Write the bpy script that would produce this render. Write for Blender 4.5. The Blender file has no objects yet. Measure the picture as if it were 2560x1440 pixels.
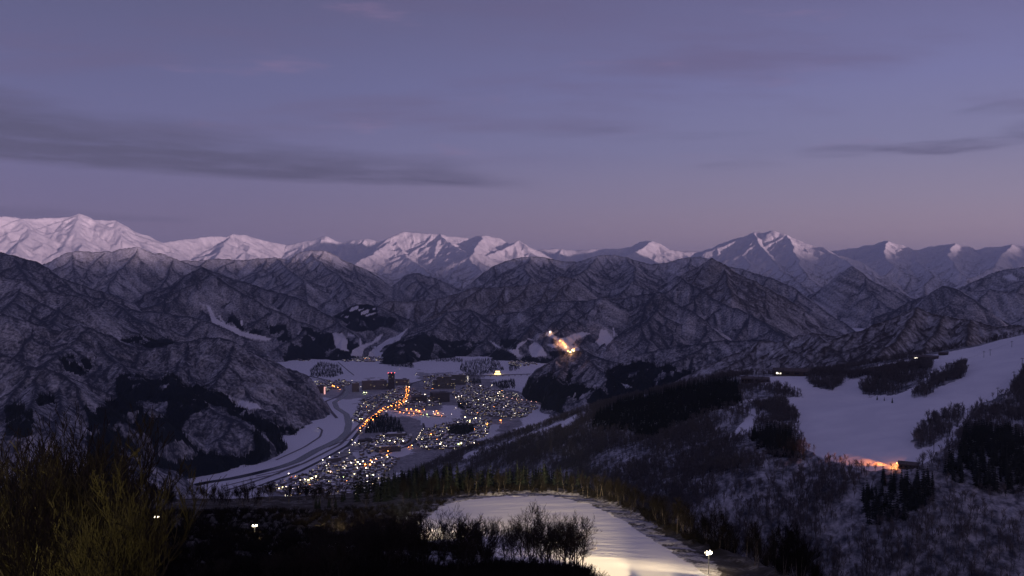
import bpy, math, random
import numpy as np
from mathutils import Vector, Matrix

random.seed(7)
RNG = np.random.default_rng(11)
R = math.radians
SC = bpy.context.scene
COL = SC.collection

# ------------------------------------------------------------------ camera
F = 2217.0                       # focal length in the pixels of the 2560 x 1440 photograph
PITCH = R(1.034)
CAMZ = 660.0
cd = bpy.data.cameras.new("camera")
cd.sensor_width = 36.0
cd.lens = 36.0 * F / 2560.0
cd.clip_start, cd.clip_end = 0.5, 90000.0
cam = bpy.data.objects.new("camera", cd)
cam.location = (0, 0, CAMZ)
cam.rotation_euler = (R(90) - PITCH, 0, 0)
COL.objects.link(cam)
SC.camera = cam
SC.view_settings.view_transform = 'Standard'
SC.view_settings.look = 'None'
SC.view_settings.exposure = 0.0
SC.view_settings.gamma = 1.0
SC.view_settings.use_curve_mapping = False
cy = SC.cycles
cy.use_denoising = True
cy.max_bounces = 4
cy.diffuse_bounces = 2
cy.glossy_bounces = 2
cy.transmission_bounces = 1
cy.volume_bounces = 0
cy.transparent_max_bounces = 6
cy.sample_clamp_indirect = 1.0
cy.sample_clamp_direct = 14.0
cy.use_light_tree = True

# ------------------------------------------------------------------ node helper: sockets with arithmetic
class S:
    def __init__(s, nt, k): s.nt, s.k = nt, k
    def _m(s, op, *a, clamp=False):
        n = s.nt.nodes.new('ShaderNodeMath'); n.operation = op; n.use_clamp = clamp
        for i, v in enumerate((s,) + a): link(s.nt, v, n.inputs[i])
        return S(s.nt, n.outputs[0])
    def __add__(s, o): return s._m('ADD', o)
    def __radd__(s, o): return s._m('ADD', o)
    def __sub__(s, o): return s._m('SUBTRACT', o)
    def __rsub__(s, o): return (s * -1.0) + o
    def __mul__(s, o): return s._m('MULTIPLY', o)
    def __rmul__(s, o): return s._m('MULTIPLY', o)
    def __truediv__(s, o): return s._m('DIVIDE', o)
    def min(s, o): return s._m('MINIMUM', o)
    def max(s, o): return s._m('MAXIMUM', o)
    def clamp(s): return s._m('ADD', 0.0, clamp=True)
    def step(s, a, b):
        n = s.nt.nodes.new('ShaderNodeMapRange'); n.interpolation_type = 'SMOOTHSTEP'
        link(s.nt, s, n.inputs[0])
        if a > b: n.inputs[1].default_value, n.inputs[2].default_value, n.inputs[3].default_value, n.inputs[4].default_value = b, a, 1, 0
        else: n.inputs[1].default_value, n.inputs[2].default_value = a, b
        return S(s.nt, n.outputs[0])

def link(nt, v, inp):
    if isinstance(v, S): nt.links.new(v.k, inp)
    elif isinstance(v, (tuple, list)) and len(v) == 3 and inp.type == 'RGBA': inp.default_value = (*v, 1)
    else: inp.default_value = v

def mixc(nt, f, a, b):
    n = nt.nodes.new('ShaderNodeMix'); n.data_type = 'RGBA'
    link(nt, f, n.inputs[0]); link(nt, a, n.inputs[6]); link(nt, b, n.inputs[7])
    return S(nt, n.outputs[2])

def noise(nt, vec, scale, detail=3, rough=0.55, kind='FBM'):
    n = nt.nodes.new('ShaderNodeTexNoise'); n.inputs['Scale'].default_value = scale
    n.inputs['Detail'].default_value = detail; n.inputs['Roughness'].default_value = rough
    if vec is not None: nt.links.new(vec.k, n.inputs['Vector'])
    return S(nt, n.outputs[0])

def combine(nt, x, y, z):
    n = nt.nodes.new('ShaderNodeCombineXYZ')
    for i, v in enumerate((x, y, z)): link(nt, v, n.inputs[i])
    return S(nt, n.outputs[0])

def attr(nt, name):
    n = nt.nodes.new('ShaderNodeAttribute'); n.attribute_name = name
    return S(nt, n.outputs['Fac'])

def ramp(nt, f, stops):
    n = nt.nodes.new('ShaderNodeValToRGB'); e = n.color_ramp.elements
    while len(e) < len(stops): e.new(0.5)
    for el, (p, c) in zip(e, stops): el.position = p; el.color = (*c, 1)
    link(nt, f, n.inputs[0]); return S(nt, n.outputs[0])

def srgb(r, g, b):
    return tuple(((c / 255 + 0.055) / 1.055) ** 2.4 if c > 10 else c / 255 / 12.92 for c in (r, g, b))

# ------------------------------------------------------------------ sky: dusk opposite the set sun, with thin clouds
SUN_AZ, SUN_EL = 140.0, 2.0       # degrees clockwise from the view direction, degrees up
w = bpy.data.worlds.new("World"); SC.world = w; w.use_nodes = True
nt = w.node_tree; nt.nodes.clear()
tc = nt.nodes.new('ShaderNodeTexCoord')
sx = nt.nodes.new('ShaderNodeSeparateXYZ'); nt.links.new(tc.outputs['Generated'], sx.inputs[0])
dx, dy, dz = (S(nt, sx.outputs[i]) for i in range(3))
az = dx._m('ARCTAN2', dy)                     # 0 straight ahead, + to the right (radians)
el = dz._m('ARCSINE')
sky_l = ramp(nt, (el / 0.6).clamp(), [(0.0, srgb(116, 101, 126)), (0.05, srgb(112, 100, 129)), (0.13, srgb(106, 99, 138)), (0.22, srgb(101, 99, 143)),
                                       (0.34, srgb(94, 94, 138)), (0.50, srgb(86, 84, 121)), (1.0, srgb(80, 78, 118))])
sky_r = ramp(nt, (el / 0.6).clamp(), [(0.0, srgb(176, 142, 146)), (0.05, srgb(166, 141, 150)), (0.13, srgb(146, 134, 157)), (0.22, srgb(126, 124, 160)),
                                       (0.34, srgb(117, 117, 163)), (0.50, srgb(103, 99, 141)), (1.0, srgb(80, 78, 116))])
sky = mixc(nt, az.step(-0.55, 0.62), sky_l, sky_r)
# behind the viewer, where the sun has gone, the sky is brighter
sky = mixc(nt, dy.step(0.05, -0.6) * 0.9, sky, srgb(84, 82, 118))
toward = dx * math.sin(R(SUN_AZ)) + dy * math.cos(R(SUN_AZ))
sky = mixc(nt, toward.step(0.15, 0.95) * el.step(0.75, 0.0), sky, srgb(192, 162, 172))
# cloud sheet far above: directions carried onto a level plane, stretched along the wind
inv = (dz.max(0.0) + 0.045)
cu, cv = dx / inv, dy / inv
cvec = combine(nt, cu * 0.30, cv * 0.62, 0.0)
n1 = noise(nt, cvec, 1.3, 6, 0.6)
n2 = noise(nt, combine(nt, az * 5.0, el * 34.0, 3.0), 1.0, 7, 0.62)
n3 = noise(nt, combine(nt, az * 12.0 + el * 30.0, el * 110.0, 9.0), 1.0, 6, 0.66)
sheet = n1.step(0.44, 0.66) * el.step(0.09, 0.20)
def bank(u0, u1, b, t, soft=0.012):
    """a long cloud: lower and upper edge run linearly from u0 to u1"""
    q = (az - u0) / (u1 - u0)
    low = q * (b[1] - b[0]) + b[0] + (n2 - 0.5) * 0.014
    up = q * (t[1] - t[0]) + t[0] + (n2 - 0.5) * 0.05
    m = ((el - low) / (soft * 0.6)).clamp() * ((up - el) / (soft * 2.6)).clamp()
    return m * q.step(1.05, 0.86) * (q + 1.0).step(0.0, 0.9)
c1 = bank(-0.60, 0.02, (0.107, 0.090), (0.190, 0.116)) * (n3.step(0.30, 0.58) * 0.45 + 0.55)
c2 = bank(-0.60, -0.34, (0.052, 0.049), (0.072, 0.060), 0.007) * 0.7
rr = lambda u0, e0, ru, re: ((((az - u0) / ru)._m('POWER', 2.0)) + (((el - e0 + (n2 - 0.5) * 0.02) / re)._m('POWER', 2.0)))._m('MULTIPLY', 1.0).step(1.0, 0.25)
c3 = rr(0.46, 0.127, 0.085, 0.009) + rr(0.52, 0.158, 0.07, 0.010) + rr(0.55, 0.137, 0.06, 0.013) + rr(0.36, 0.128, 0.06, 0.010) * 0.5 + rr(0.25, 0.115, 0.06, 0.008) * 0.5 + rr(0.20, 0.149, 0.10, 0.006) * 0.4 + rr(0.06, 0.16, 0.09, 0.012) * 0.4
c3 = c3 * (n3.step(0.36, 0.60) * 0.6 + 0.4) * (n2.step(0.38, 0.60) * 0.75 + 0.25)
cloud = (c1 + c2 * 0.9 + c3 * (n1.step(0.3, 0.6) * 0.5 + 0.2)).clamp()
sky = mixc(nt, sheet * 0.60, sky, srgb(99, 86, 122))
sky = mixc(nt, (n2.step(0.58, 0.75)) * el.step(0.06, 0.12) * 0.45, sky, srgb(136, 112, 148))
sky = mixc(nt, n3.step(0.55, 0.75) * n1.step(0.40, 0.60) * el.step(0.10, 0.20) * 0.30, sky, srgb(90, 80, 116))
sky = mixc(nt, cloud * 0.95, sky, srgb(76, 73, 106))
nis = nt.nodes.new('ShaderNodeTexSky'); nis.sky_type = 'NISHITA'; nis.sun_disc = False
nis.sun_elevation = R(SUN_EL); nis.sun_rotation = R(SUN_AZ)
add = nt.nodes.new('ShaderNodeMix'); add.data_type = 'RGBA'; add.blend_type = 'ADD'; add.inputs[0].default_value = 0.012
nt.links.new(sky.k, add.inputs[6]); nt.links.new(nis.outputs[0], add.inputs[7])
bg = nt.nodes.new('ShaderNodeBackground'); nt.links.new(add.outputs[2], bg.inputs[0]); bg.inputs[1].default_value = 1.0
wo = nt.nodes.new('ShaderNodeOutputWorld'); nt.links.new(bg.outputs[0], wo.inputs[0])

# ------------------------------------------------------------------ last glow of the sun, from behind on the right
sl = bpy.data.lights.new("sun", 'SUN'); sl.energy = 5.0; sl.angle = R(1.2); sl.color = (1.0, 0.66, 0.72)
sun = bpy.data.objects.new("sun", sl); COL.objects.link(sun)
a_, e_ = R(SUN_AZ), R(SUN_EL)
sun.rotation_euler = Vector((math.sin(a_) * math.cos(e_), math.cos(a_) * math.cos(e_), math.sin(e_))).to_track_quat('Z', 'Y').to_euler()

# ------------------------------------------------------------------ pixel <-> place
cp_, sp_ = math.cos(PITCH), math.sin(PITCH)
def ray(px, py):
    u, v = (np.asarray(px, float) - 1280) / F, (720 - np.asarray(py, float)) / F
    return u, cp_ + v * sp_, -sp_ + v * cp_
def at(px, py, D):
    """the place seen at a pixel, D metres away measured level"""
    x, y, z = ray(px, py); h = D / np.hypot(x, y)
    return np.stack([x * h, y * h, CAMZ + z * h], -1)
def on_level(px, py, z=0.0):
    x, y, zz = ray(px, py); h = (z - CAMZ) / zz
    return np.stack([x * h, y * h, np.full_like(x * h, z)], -1)
def project(X, Y, Z):
    dz_ = Z - CAMZ; f = Y * cp_ - dz_ * sp_; u = Y * sp_ + dz_ * cp_
    f = np.where(f < 1e-3, 1e-3, f)
    return 1280 + F * X / f, 720 - F * u / f
def inside(px, py, poly):
    px, py = np.asarray(px), np.asarray(py); c = np.zeros(px.shape, bool); n = len(poly)
    for i in range(n):
        x0, y0 = poly[i]; x1, y1 = poly[(i + 1) % n]
        if y0 == y1: continue
        c ^= ((y0 > py) != (y1 > py)) & (px < (x1 - x0) * (py - y0) / (y1 - y0) + x0)
    return c

# ------------------------------------------------------------------ noise on arrays
_P = np.random.default_rng(3).permutation(512); _P = np.concatenate([_P, _P])
_G = np.stack([np.cos(np.arange(512) * 2.399), np.sin(np.arange(512) * 2.399)], -1)
def gn(x, y):
    xi, yi = np.floor(x).astype(np.int64), np.floor(y).astype(np.int64); xf, yf = x - xi, y - yi
    u, v = xf * xf * xf * (xf * (xf * 6 - 15) + 10), yf * yf * yf * (yf * (yf * 6 - 15) + 10)
    def g(i, j):
        h = _P[_P[(xi + i) & 511] + ((yi + j) & 511)]; return _G[h, 0] * (xf - i) + _G[h, 1] * (yf - j)
    a, b, c, d = g(0, 0), g(1, 0), g(0, 1), g(1, 1)
    return 1.4 * (a + u * (b - a) + v * (c - a) + u * v * (a - b - c + d))
def fbm(x, y, o=4, rough=0.5):
    t = np.zeros(np.shape(x)); a = 1.0
    for i in range(o): t += a * gn(x * 2 ** i + 17.3 * i, y * 2 ** i - 9.1 * i); a *= rough
    return t
def ridged(x, y, o=4, rough=0.5):
    t = np.zeros(np.shape(x)); a = 1.0
    for i in range(o): t += a * (1 - 2 * np.abs(gn(x * 2 ** i + 5.7 * i, y * 2 ** i + 3.3 * i))); a *= rough
    return t

# ------------------------------------------------------------------ objects
def tag(o, label=None, cat=None, group=None, kind=None):
    if label: o['label'] = label
    if cat: o['category'] = cat
    if group: o['group'] = group
    if kind: o['kind'] = kind
    return o
def link_mesh(name, me, parent=None):
    o = bpy.data.objects.new(name, me); COL.objects.link(o)
    if parent: o.parent = parent
    return o
def mesh_arrays(name, V, faces, mats=(), midx=None, smooth=False, attrs=None):
    """V (n,3); faces: list of index arrays of one width each"""
    me = bpy.data.meshes.new(name)
    V = np.asarray(V, np.float32); me.vertices.add(len(V)); me.vertices.foreach_set('co', V.ravel())
    if not isinstance(faces, list): faces = [faces]
    faces = [np.asarray(f, np.int32) for f in faces if len(f)]
    loops = np.concatenate([f.ravel() for f in faces]); sizes = np.concatenate([np.full(len(f), f.shape[1], np.int32) for f in faces])
    me.loops.add(len(loops)); me.loops.foreach_set('vertex_index', loops)
    me.polygons.add(len(sizes)); starts = np.concatenate([[0], np.cumsum(sizes)[:-1]]).astype(np.int32)
    me.polygons.foreach_set('loop_start', starts)
    if midx is not None: me.polygons.foreach_set('material_index', np.asarray(midx, np.int32))
    if smooth: me.polygons.foreach_set('use_smooth', np.ones(len(sizes), bool))
    for k, v in (attrs or {}).items():
        a = me.attributes.new(k, 'FLOAT', 'POINT'); a.data.foreach_set('value', np.asarray(v, np.float32).ravel())
    me.update(calc_edges=True); me.validate()
    for m in mats: me.materials.append(m)
    return me
def grid_mesh(name, X, Y, Z, keep, mat, attrs, smooth=True):
    nr, nc = X.shape; idx = np.arange(nr * nc).reshape(nr, nc)
    q = np.stack([idx[:-1, :-1], idx[:-1, 1:], idx[1:, 1:], idx[1:, :-1]], -1)
    kq = keep[:-1, :-1] | keep[1:, :-1] | keep[:-1, 1:] | keep[1:, 1:]
    q = q[kq]; used = np.zeros(nr * nc, bool); used[q.ravel()] = True
    new = np.cumsum(used) - 1
    V = np.stack([X, Y, Z], -1).reshape(-1, 3)[used]
    return mesh_arrays(name, V, new[q], [mat], smooth=smooth, attrs={k: v.ravel()[used] for k, v in attrs.items()})

# ------------------------------------------------------------------ materials
def new_mat(name):
    m = bpy.data.materials.new(name); m.use_nodes = True; nt = m.node_tree
    return m, nt, nt.nodes['Principled BSDF']
def plain(name, col, rough=0.8, var=0.0, scale=1.0, spec=0.3, metal=0.0):
    m, nt, b = new_mat(name)
    if var:
        tc = nt.nodes.new('ShaderNodeTexCoord'); n = noise(nt, S(nt, tc.outputs['Object']), scale, 4)
        c = mixc(nt, n.step(0.3, 0.7), tuple(x * (1 - var) for x in col), tuple(min(1, x * (1 + var)) for x in col)); nt.links.new(c.k, b.inputs['Base Color'])
    else: b.inputs['Base Color'].default_value = (*col, 1)
    b.inputs['Roughness'].default_value = rough; b.inputs['Specular IOR Level'].default_value = spec; b.inputs['Metallic'].default_value = metal
    return m
def glow(name, col, strength):
    m, nt, b = new_mat(name)
    b.inputs['Base Color'].default_value = (*col, 1); b.inputs['Emission Color'].default_value = (*col, 1); b.inputs['Emission Strength'].default_value = strength
    return m

SNOW = (0.80, 0.82, 0.86)
def mat_mountain(name, treeline=1250.0, fade=420.0, base=0.66, fine=0.055, tree=(0.024, 0.030, 0.047), bump=6.0):
    """snow under leafless woods: thick on ribs, thin in gullies, gone above the tree line; black-green conifers where marked"""
    m, nt, b = new_mat(name)
    geo = nt.nodes.new('ShaderNodeNewGeometry'); pos = S(nt, geo.outputs['Position'])
    sep = nt.nodes.new('ShaderNodeSeparateXYZ'); nt.links.new(pos.k, sep.inputs[0]); z = S(nt, sep.outputs[2])
    big = noise(nt, pos, 0.0022, 4); mid = noise(nt, pos, 0.012, 4, 0.65); fin = noise(nt, pos, fine, 3, 0.7)
    st, cr = attr(nt, 'streak'), attr(nt, 'crest')
    alt = ((z + (big - 0.5) * 700.0 - treeline) / fade)
    cover = (big - 0.5) * 0.4 + (mid - 0.5) * 0.40 + (fin - 0.5) * 1.4 + st * 0.34 + cr * 0.42 + base
    cover = cover - alt.step(-1.0, 1.0) * 0.78
    cover = cover.step(0.0, 1.08) * 0.98
    cover = cover * (1.0 - attr(nt, 'snow'))
    col = mixc(nt, cover, mixc(nt, mid.step(0.30, 0.70), (0.73, 0.75, 0.80), (0.84, 0.86, 0.89)), tree)
    con = (attr(nt, 'conifer') + (fin - 0.5) * 0.5 + (mid - 0.5) * 0.5).step(0.42, 0.58)
    col = mixc(nt, con, col, (0.010, 0.015, 0.017))
    nt.links.new(col.k, b.inputs['Base Color']); b.inputs['Roughness'].default_value = 0.85; b.inputs['Specular IOR Level'].default_value = 0.1
    bp = nt.nodes.new('ShaderNodeBump'); bp.inputs['Strength'].default_value = 0.8; bp.inputs['Distance'].default_value = bump
    nt.links.new(fin.k, bp.inputs['Height']); nt.links.new(bp.outputs[0], b.inputs['Normal'])
    return m

# ------------------------------------------------------------------ mountains: a skeleton of crests and spurs, flanks falling away from it
GRIDS = {}
VALLEY = [(440, 1206), (500, 1196), (560, 1188), (640, 1170), (700, 1148), (745, 1122), (768, 1110), (775, 1078), (800, 1062), (835, 1054), (852, 1042), (838, 1020), (802, 985), (776, 950), (742, 915), (704, 905), (694, 892), (900, 886), (1400, 896), (1390, 915), (1320, 950), (1290, 975), (1302, 1000), (1352, 1012), (1310, 1045), (1240, 1110), (1150, 1150), (1000, 1180), (900, 1270), (380, 1270)]
def resample(P, step):
    P = np.asarray(P, float); seg = np.hypot(*np.diff(P[:, :2], axis=0).T); s = np.concatenate([[0], np.cumsum(seg)])
    n = max(2, int(s[-1] / step) + 1); t = np.linspace(0, s[-1], n)
    return np.stack([np.interp(t, s, P[:, i]) for i in range(3)], -1), t
def mountain(name, label, crests, spurs=(), k=0.72, sp=420.0, spk=0.46, zb=0.0, depth=None, back=500.0, pad=0.02, conifer=(), snow=(), bare=(),
             mat=None, seed=1, q=1.0, sub=True, rough=1.0, warp=26.0, kind='structure', carve=False):
    rng = np.random.default_rng(seed); k *= 1.22
    lines = [(at(*np.asarray(c, float).T), 0) for c in crests] + [(at(*np.asarray(c, float).T), 1) for c in spurs]
    allp = np.concatenate([l[0] for l in lines]); pxs = np.concatenate([np.asarray(c, float)[:, 0] for c in list(crests) + list(spurs)])
    Ds = np.hypot(allp[:, 0], allp[:, 1]); Dm = Ds.mean()
    segs = []                                   # a, b, flank slope, reach, arc start
    arc = 0.0
    def addline(P, kk, reach):
        nonlocal arc
        for i in range(len(P) - 1):
            L = math.hypot(P[i + 1][0] - P[i][0], P[i + 1][1] - P[i][1]); segs.append((P[i], P[i + 1], kk, reach, arc)); arc += L
    def spur(p, ang, slope, length, nseg, level):
        pts = [np.array(p, float)]; L = length / nseg
        for i in range(nseg):
            ang += rng.normal(0, 0.22); f = (i + 1) / nseg
            sl = slope * (1.25 - 0.55 * f) * rng.uniform(0.75, 1.25)
            q_ = pts[-1] + np.array([math.cos(ang) * L, math.sin(ang) * L, -sl * L]); pts.append(q_)
            if q_[2] < zb - 40: break
        addline(pts, k * (1.0 if level == 1 else 1.12), 900 if level == 1 else 330)
        if level == 1 and sub:
            PP, t = resample(pts, sp * 0.42)
            for j in range(1, len(PP)):
                d = PP[j] - PP[j - 1]; a0 = math.atan2(d[1], d[0])
                for sgn in (-1, 1):
                    if rng.random() < 0.85: spur(PP[j] - [0, 0, 3], a0 + sgn * rng.uniform(0.7, 1.2), slope * 1.22, rng.uniform(0.35, 0.75) * sp, 2, 2)
    for P, typ in lines:
        P = P.copy(); addline(P, k, (P[:, 2].max() - zb) / k + 200)
        PP, t = resample(P, sp * (1.0 if typ == 0 else 0.6))
        for j in range(0, len(PP)):
            d = PP[min(j + 1, len(PP) - 1)] - PP[max(j - 1, 0)]; a0 = math.atan2(d[1], d[0])
            for sgn in (-1, 1):
                drop = PP[j][2] - zb
                if drop < 30: continue
                ang = a0 + sgn * (math.pi / 2 + rng.normal(0, 0.3)) if typ == 0 else a0 + sgn * rng.uniform(0.65, 1.15)
                if typ == 0 and math.sin(ang) > 0.3 and rng.random() < 0.5: continue
                length = min(drop / spk, 2600) * rng.uniform(0.55, 1.0) * (1.0 if typ == 0 else 0.55)
                spur(PP[j] - [0, 0, 4], ang, spk, length, max(3, int(length / 260)), 1)
    az0 = math.atan2(min(pxs) - 1280, F) - pad; az1 = math.atan2(max(pxs) - 1280, F) + pad
    az0, az1 = max(az0, -0.575), min(az1, 0.575)
    nc = int((az1 - az0) / (0.00080 / q)); r1 = Ds.max() + back; r0 = max(Ds.min() - (depth if depth else (allp[:, 2].max() - zb) / spk * 0.9), 500)
    nr = int((r1 - r0) / (0.0016 * Dm / q)); nr = min(max(nr, 40), 420)
    A = np.linspace(az0, az1, nc); Rr = np.linspace(r0, r1, nr); AA, RR = np.meshgrid(A, Rr)
    X, Y = RR * np.sin(AA), RR * np.cos(AA)
    w1 = 300.0 * Dm / 9000
    Xw = X + warp * Dm / 9000 * fbm(X / w1, Y / w1 + seed, 3); Yw = Y + warp * Dm / 9000 * fbm(X / w1 + 31 + seed, Y / w1 + 7, 3)
    H = np.full(X.shape, -500.0); DS = np.full(X.shape, 1e4); SS = np.zeros(X.shape)
    dA, dR = A[1] - A[0], Rr[1] - Rr[0]
    for a, b, kk, reach, s0 in segs:
        reach = min(reach, (max(a[2], b[2]) - zb + 60) / kk)
        if reach <= 0: continue
        ra, rb = math.hypot(a[0], a[1]), math.hypot(b[0], b[1]); ta, tb = math.atan2(a[0], a[1]), math.atan2(b[0], b[1])
        i0, i1 = int((min(ra, rb) - reach - r0) / dR), int((max(ra, rb) + reach - r0) / dR) + 2
        pa = reach / max(min(ra, rb) - 50, 200); j0, j1 = int((min(ta, tb) - pa - az0) / dA), int((max(ta, tb) + pa - az0) / dA) + 2
        i0, j0 = max(i0, 0), max(j0, 0)
        if i1 <= i0 or j1 <= j0 or i0 >= nr or j0 >= nc: continue
        sl_ = (slice(i0, i1), slice(j0, j1)); x, y = Xw[sl_], Yw[sl_]
        ex, ey = b[0] - a[0], b[1] - a[1]; L2 = ex * ex + ey * ey + 1e-6
        t = np.clip(((x - a[0]) * ex + (y - a[1]) * ey) / L2, 0, 1)
        ddx, ddy = x - a[0] - t * ex, y - a[1] - t * ey; d = np.sqrt(ddx * ddx + ddy * ddy)
        h = a[2] + t * (b[2] - a[2]) - kk * (d - 0.10 * d * d / (d + 300.0))
        m = h > H[sl_]
        H[sl_] = np.where(m, h, H[sl_]); DS[sl_] = np.where(m, d, DS[sl_])
        side = np.where(ddx * ey - ddy * ex > 0, 0.0, 5000.0)
        SS[sl_] = np.where(m, s0 + t * math.sqrt(L2) + side + 0.35 * np.arctan2(ddy, ddx) * d, SS[sl_])
    if carve:
        P_ = on_level(*np.array(VALLEY, float).T)[:, :2]; m = inside(X + 25 * fbm(X / 90, Y / 90, 3), Y + 25 * fbm(X / 90 + 7, Y / 90, 3), [tuple(p) for p in P_]).astype(float)
        n_ = max(3, int(70.0 / dR))
        for _ in range(2):
            c = np.cumsum(np.pad(m, ((n_, n_ + 1), (0, 0)), 'edge'), 0); m = (c[2 * n_:-1] - c[:-2 * n_ - 1]) / (2 * n_) if False else (c[2 * n_:2 * n_ + nr] - c[:nr]) / (2 * n_)
            k_ = max(3, int(70.0 / (dA * Dm))); c = np.cumsum(np.pad(m, ((0, 0), (k_, k_ + 1)), 'edge'), 1); m = (c[:, 2 * k_:2 * k_ + nc] - c[:, :nc]) / (2 * k_)
        m = np.clip(m * 1.7, 0, 1); m = m * m * (3 - 2 * m); H = H * (1 - m) - 70 * m
    g = np.clip(DS / (90.0 * Dm / 9000 + 30), 0, 1)
    sc = (34.0 * Dm / 9000 + 16)
    gul = ridged(SS / (2.6 * sc), DS / (12 * sc), 3, 0.55)
    H = H + g * rough * (gul - 0.6) * sc * 0.42 + rough * fbm(X / (3.2 * sc), Y / (3.2 * sc), 4, 0.55) * sc * 0.20
    streak = np.clip(-gul * 0.5 + 0.35 + 0.6 * fbm(SS / sc, DS / (7 * sc) + seed, 2), -1, 1) * (0.35 + 0.65 * g)
    crest = np.exp(-DS / (0.26 * sc))
    px, py = project(X, Y, H)
    jx, jy = px + 14 * fbm(X / (5 * sc), Y / (5 * sc), 4, 0.6), py + 9 * fbm(X / (5 * sc) + 50, Y / (5 * sc), 4, 0.6)
    con = np.zeros(X.shape); sno = np.zeros(X.shape)
    for p in conifer: con[inside(jx, jy, p)] = 1
    con *= fbm(X / 130, Y / 130, 4, 0.6) > -0.42
    for p in bare: con[inside(jx, jy, p)] = 0
    for p in snow:
        i_ = inside(px + 1.2 * fbm(X / sc, Y / sc, 2), py, p); sno[i_] = 1; con[i_] = 0
    keep = H > zb - 45
    me = grid_mesh(name, X, Y, H, keep, mat, {'streak': streak, 'crest': crest, 'conifer': con, 'snow': sno})
    o = link_mesh(name, me); tag(o, label, kind=kind)
    GRIDS[name if name not in GRIDS else name + str(len(GRIDS))] = (X, Y, H, con, sno, keep)
    return o
# ------------------------------------------------------------------ the mountains, far to near (crest points: photo x, photo y, metres)
def D_(pts, D): 
    n = len(pts)
    if isinstance(D, (int, float)): D = (D, D)
    return [(x, y, D[0] + (D[1] - D[0]) * i / max(1, n - 1)) for i, (x, y) in enumerate(pts)]
m_far = mat_mountain('alpine_snow', 740.0, 420.0, 0.44, 0.028, bump=14.0)
m_mid = mat_mountain('snowy_woods', 940.0, 450.0, 0.68, 0.045, bump=9.0)
m_near = mat_mountain('leafless_woods_on_snow', 1900.0, 400.0, 0.79, 0.07, bump=5.0)
m_rib = mat_mountain('snow_ribbed_woods', 1120.0, 420.0, 0.72, 0.06, tree=(0.040, 0.036, 0.038), bump=6.0)

mountain('snow_mountain', 'long snow-covered range with a rounded summit at the far left end of the skyline',
    [D_([(-40, 545), (0, 542), (24, 541), (50, 546), (101, 544), (151, 543), (175, 541), (198, 535), (215, 538), (232, 548), (289, 551), (336, 578), (370, 589), (407, 606)], (19000, 20500)),
     D_([(407, 606), (440, 600), (470, 596), (534, 589), (568, 591), (585, 585), (622, 588), (655, 599), (716, 612)], (20500, 22000))],
    [D_([(198, 535), (185, 570), (205, 610), (190, 650)], (19300, 17000)), D_([(289, 551), (330, 600), (380, 635)], (19800, 17800)), D_([(50, 546), (70, 590), (40, 630)], (19000, 17300)), D_([(585, 585), (560, 610), (540, 640)], (21500, 19500))],
    k=0.66, sp=650, spk=0.42, zb=300, depth=4200, mat=m_far, seed=5, warp=30, q=0.9)
mountain('snow_mountain', 'jagged snow-white range with a broad summit in the middle of the skyline',
    [D_([(700, 614), (716, 612), (770, 600), (817, 589), (840, 601), (860, 606), (884, 599), (921, 597), (941, 602), (960, 602)], (22000, 21000)),
     D_([(940, 612), (978, 599), (988, 589), (1011, 578), (1038, 579), (1062, 583), (1099, 584), (1119, 590), (1152, 591), (1176, 594), (1210, 588), (1253, 596), (1270, 607), (1283, 615), (1297, 600), (1320, 614), (1344, 624)], (18500, 18000)),
     D_([(1344, 622), (1404, 621), (1438, 627), (1472, 622), (1499, 622), (1556, 621), (1579, 616), (1603, 604), (1630, 600), (1653, 609), (1670, 623), (1710, 629), (1770, 629)], (20000, 19500))],
    [D_([(984, 598), (1008, 634), (1038, 658), (1065, 678), (1119, 708), (1152, 732)], (18300, 13500)), D_([(1099, 584), (1129, 611), (1159, 631), (1186, 661), (1206, 681)], (18300, 14500)),
     D_([(978, 599), (945, 625), (905, 648), (880, 668)], (18300, 15500)), D_([(1297, 600), (1250, 625), (1215, 640), (1200, 660)], (18000, 15800)), D_([(1630, 600), (1600, 625), (1560, 640)], (19600, 17500)), D_([(1210, 588), (1190, 612), (1180, 635)], (18100, 16000))],
    k=0.70, sp=520, spk=0.44, zb=300, depth=5000, mat=m_far, seed=8, warp=30, q=0.95)
mountain('snow_mountain', 'pyramid-shaped snow peak with sharp ridges, highest of the right-hand skyline',
    [D_([(1740, 632), (1784, 616), (1834, 598), (1883, 581)], (17000, 16200)), D_([(1883, 581), (1905, 582), (1928, 576), (1952, 582), (1969, 586), (1979, 596), (2033, 613), (2056, 618), (2073, 626), (2110, 650)], (16200, 15500))],
    [D_([(1883, 581), (1908, 621), (1942, 665), (1992, 702), (2036, 742)], (16200, 12500)), D_([(2056, 618), (2110, 650), (2127, 661), (2170, 698), (2230, 730), (2285, 765)], (15600, 12000)),
     D_([(1834, 598), (1850, 630), (1880, 660)], (16500, 14500)), D_([(1969, 586), (1985, 625), (2000, 660), (2020, 690)], (15900, 13500))],
    k=0.72, sp=480, spk=0.46, zb=250, depth=4600, mat=m_far, seed=12, warp=24, q=1.0)
mountain('snow_mountain', 'row of snow peaks at the far right end of the skyline',
    [D_([(2060, 630), (2113, 623), (2170, 613), (2221, 601), (2254, 611), (2281, 626), (2325, 616), (2385, 607), (2422, 618), (2436, 624), (2469, 616), (2493, 618), (2530, 609), (2560, 616), (2610, 612)], (18500, 17500))],
    [D_([(2221, 601), (2205, 630), (2230, 665)], (18200, 15500)), D_([(2385, 607), (2370, 640), (2400, 680)], (17900, 15000)), D_([(2530, 609), (2500, 640), (2480, 670)], (17600, 15000)), D_([(2281, 626), (2300, 660), (2340, 690)], (18000, 15000))],
    k=0.70, sp=520, spk=0.44, zb=300, depth=4600, mat=m_far, seed=15, warp=26, q=0.95)

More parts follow.
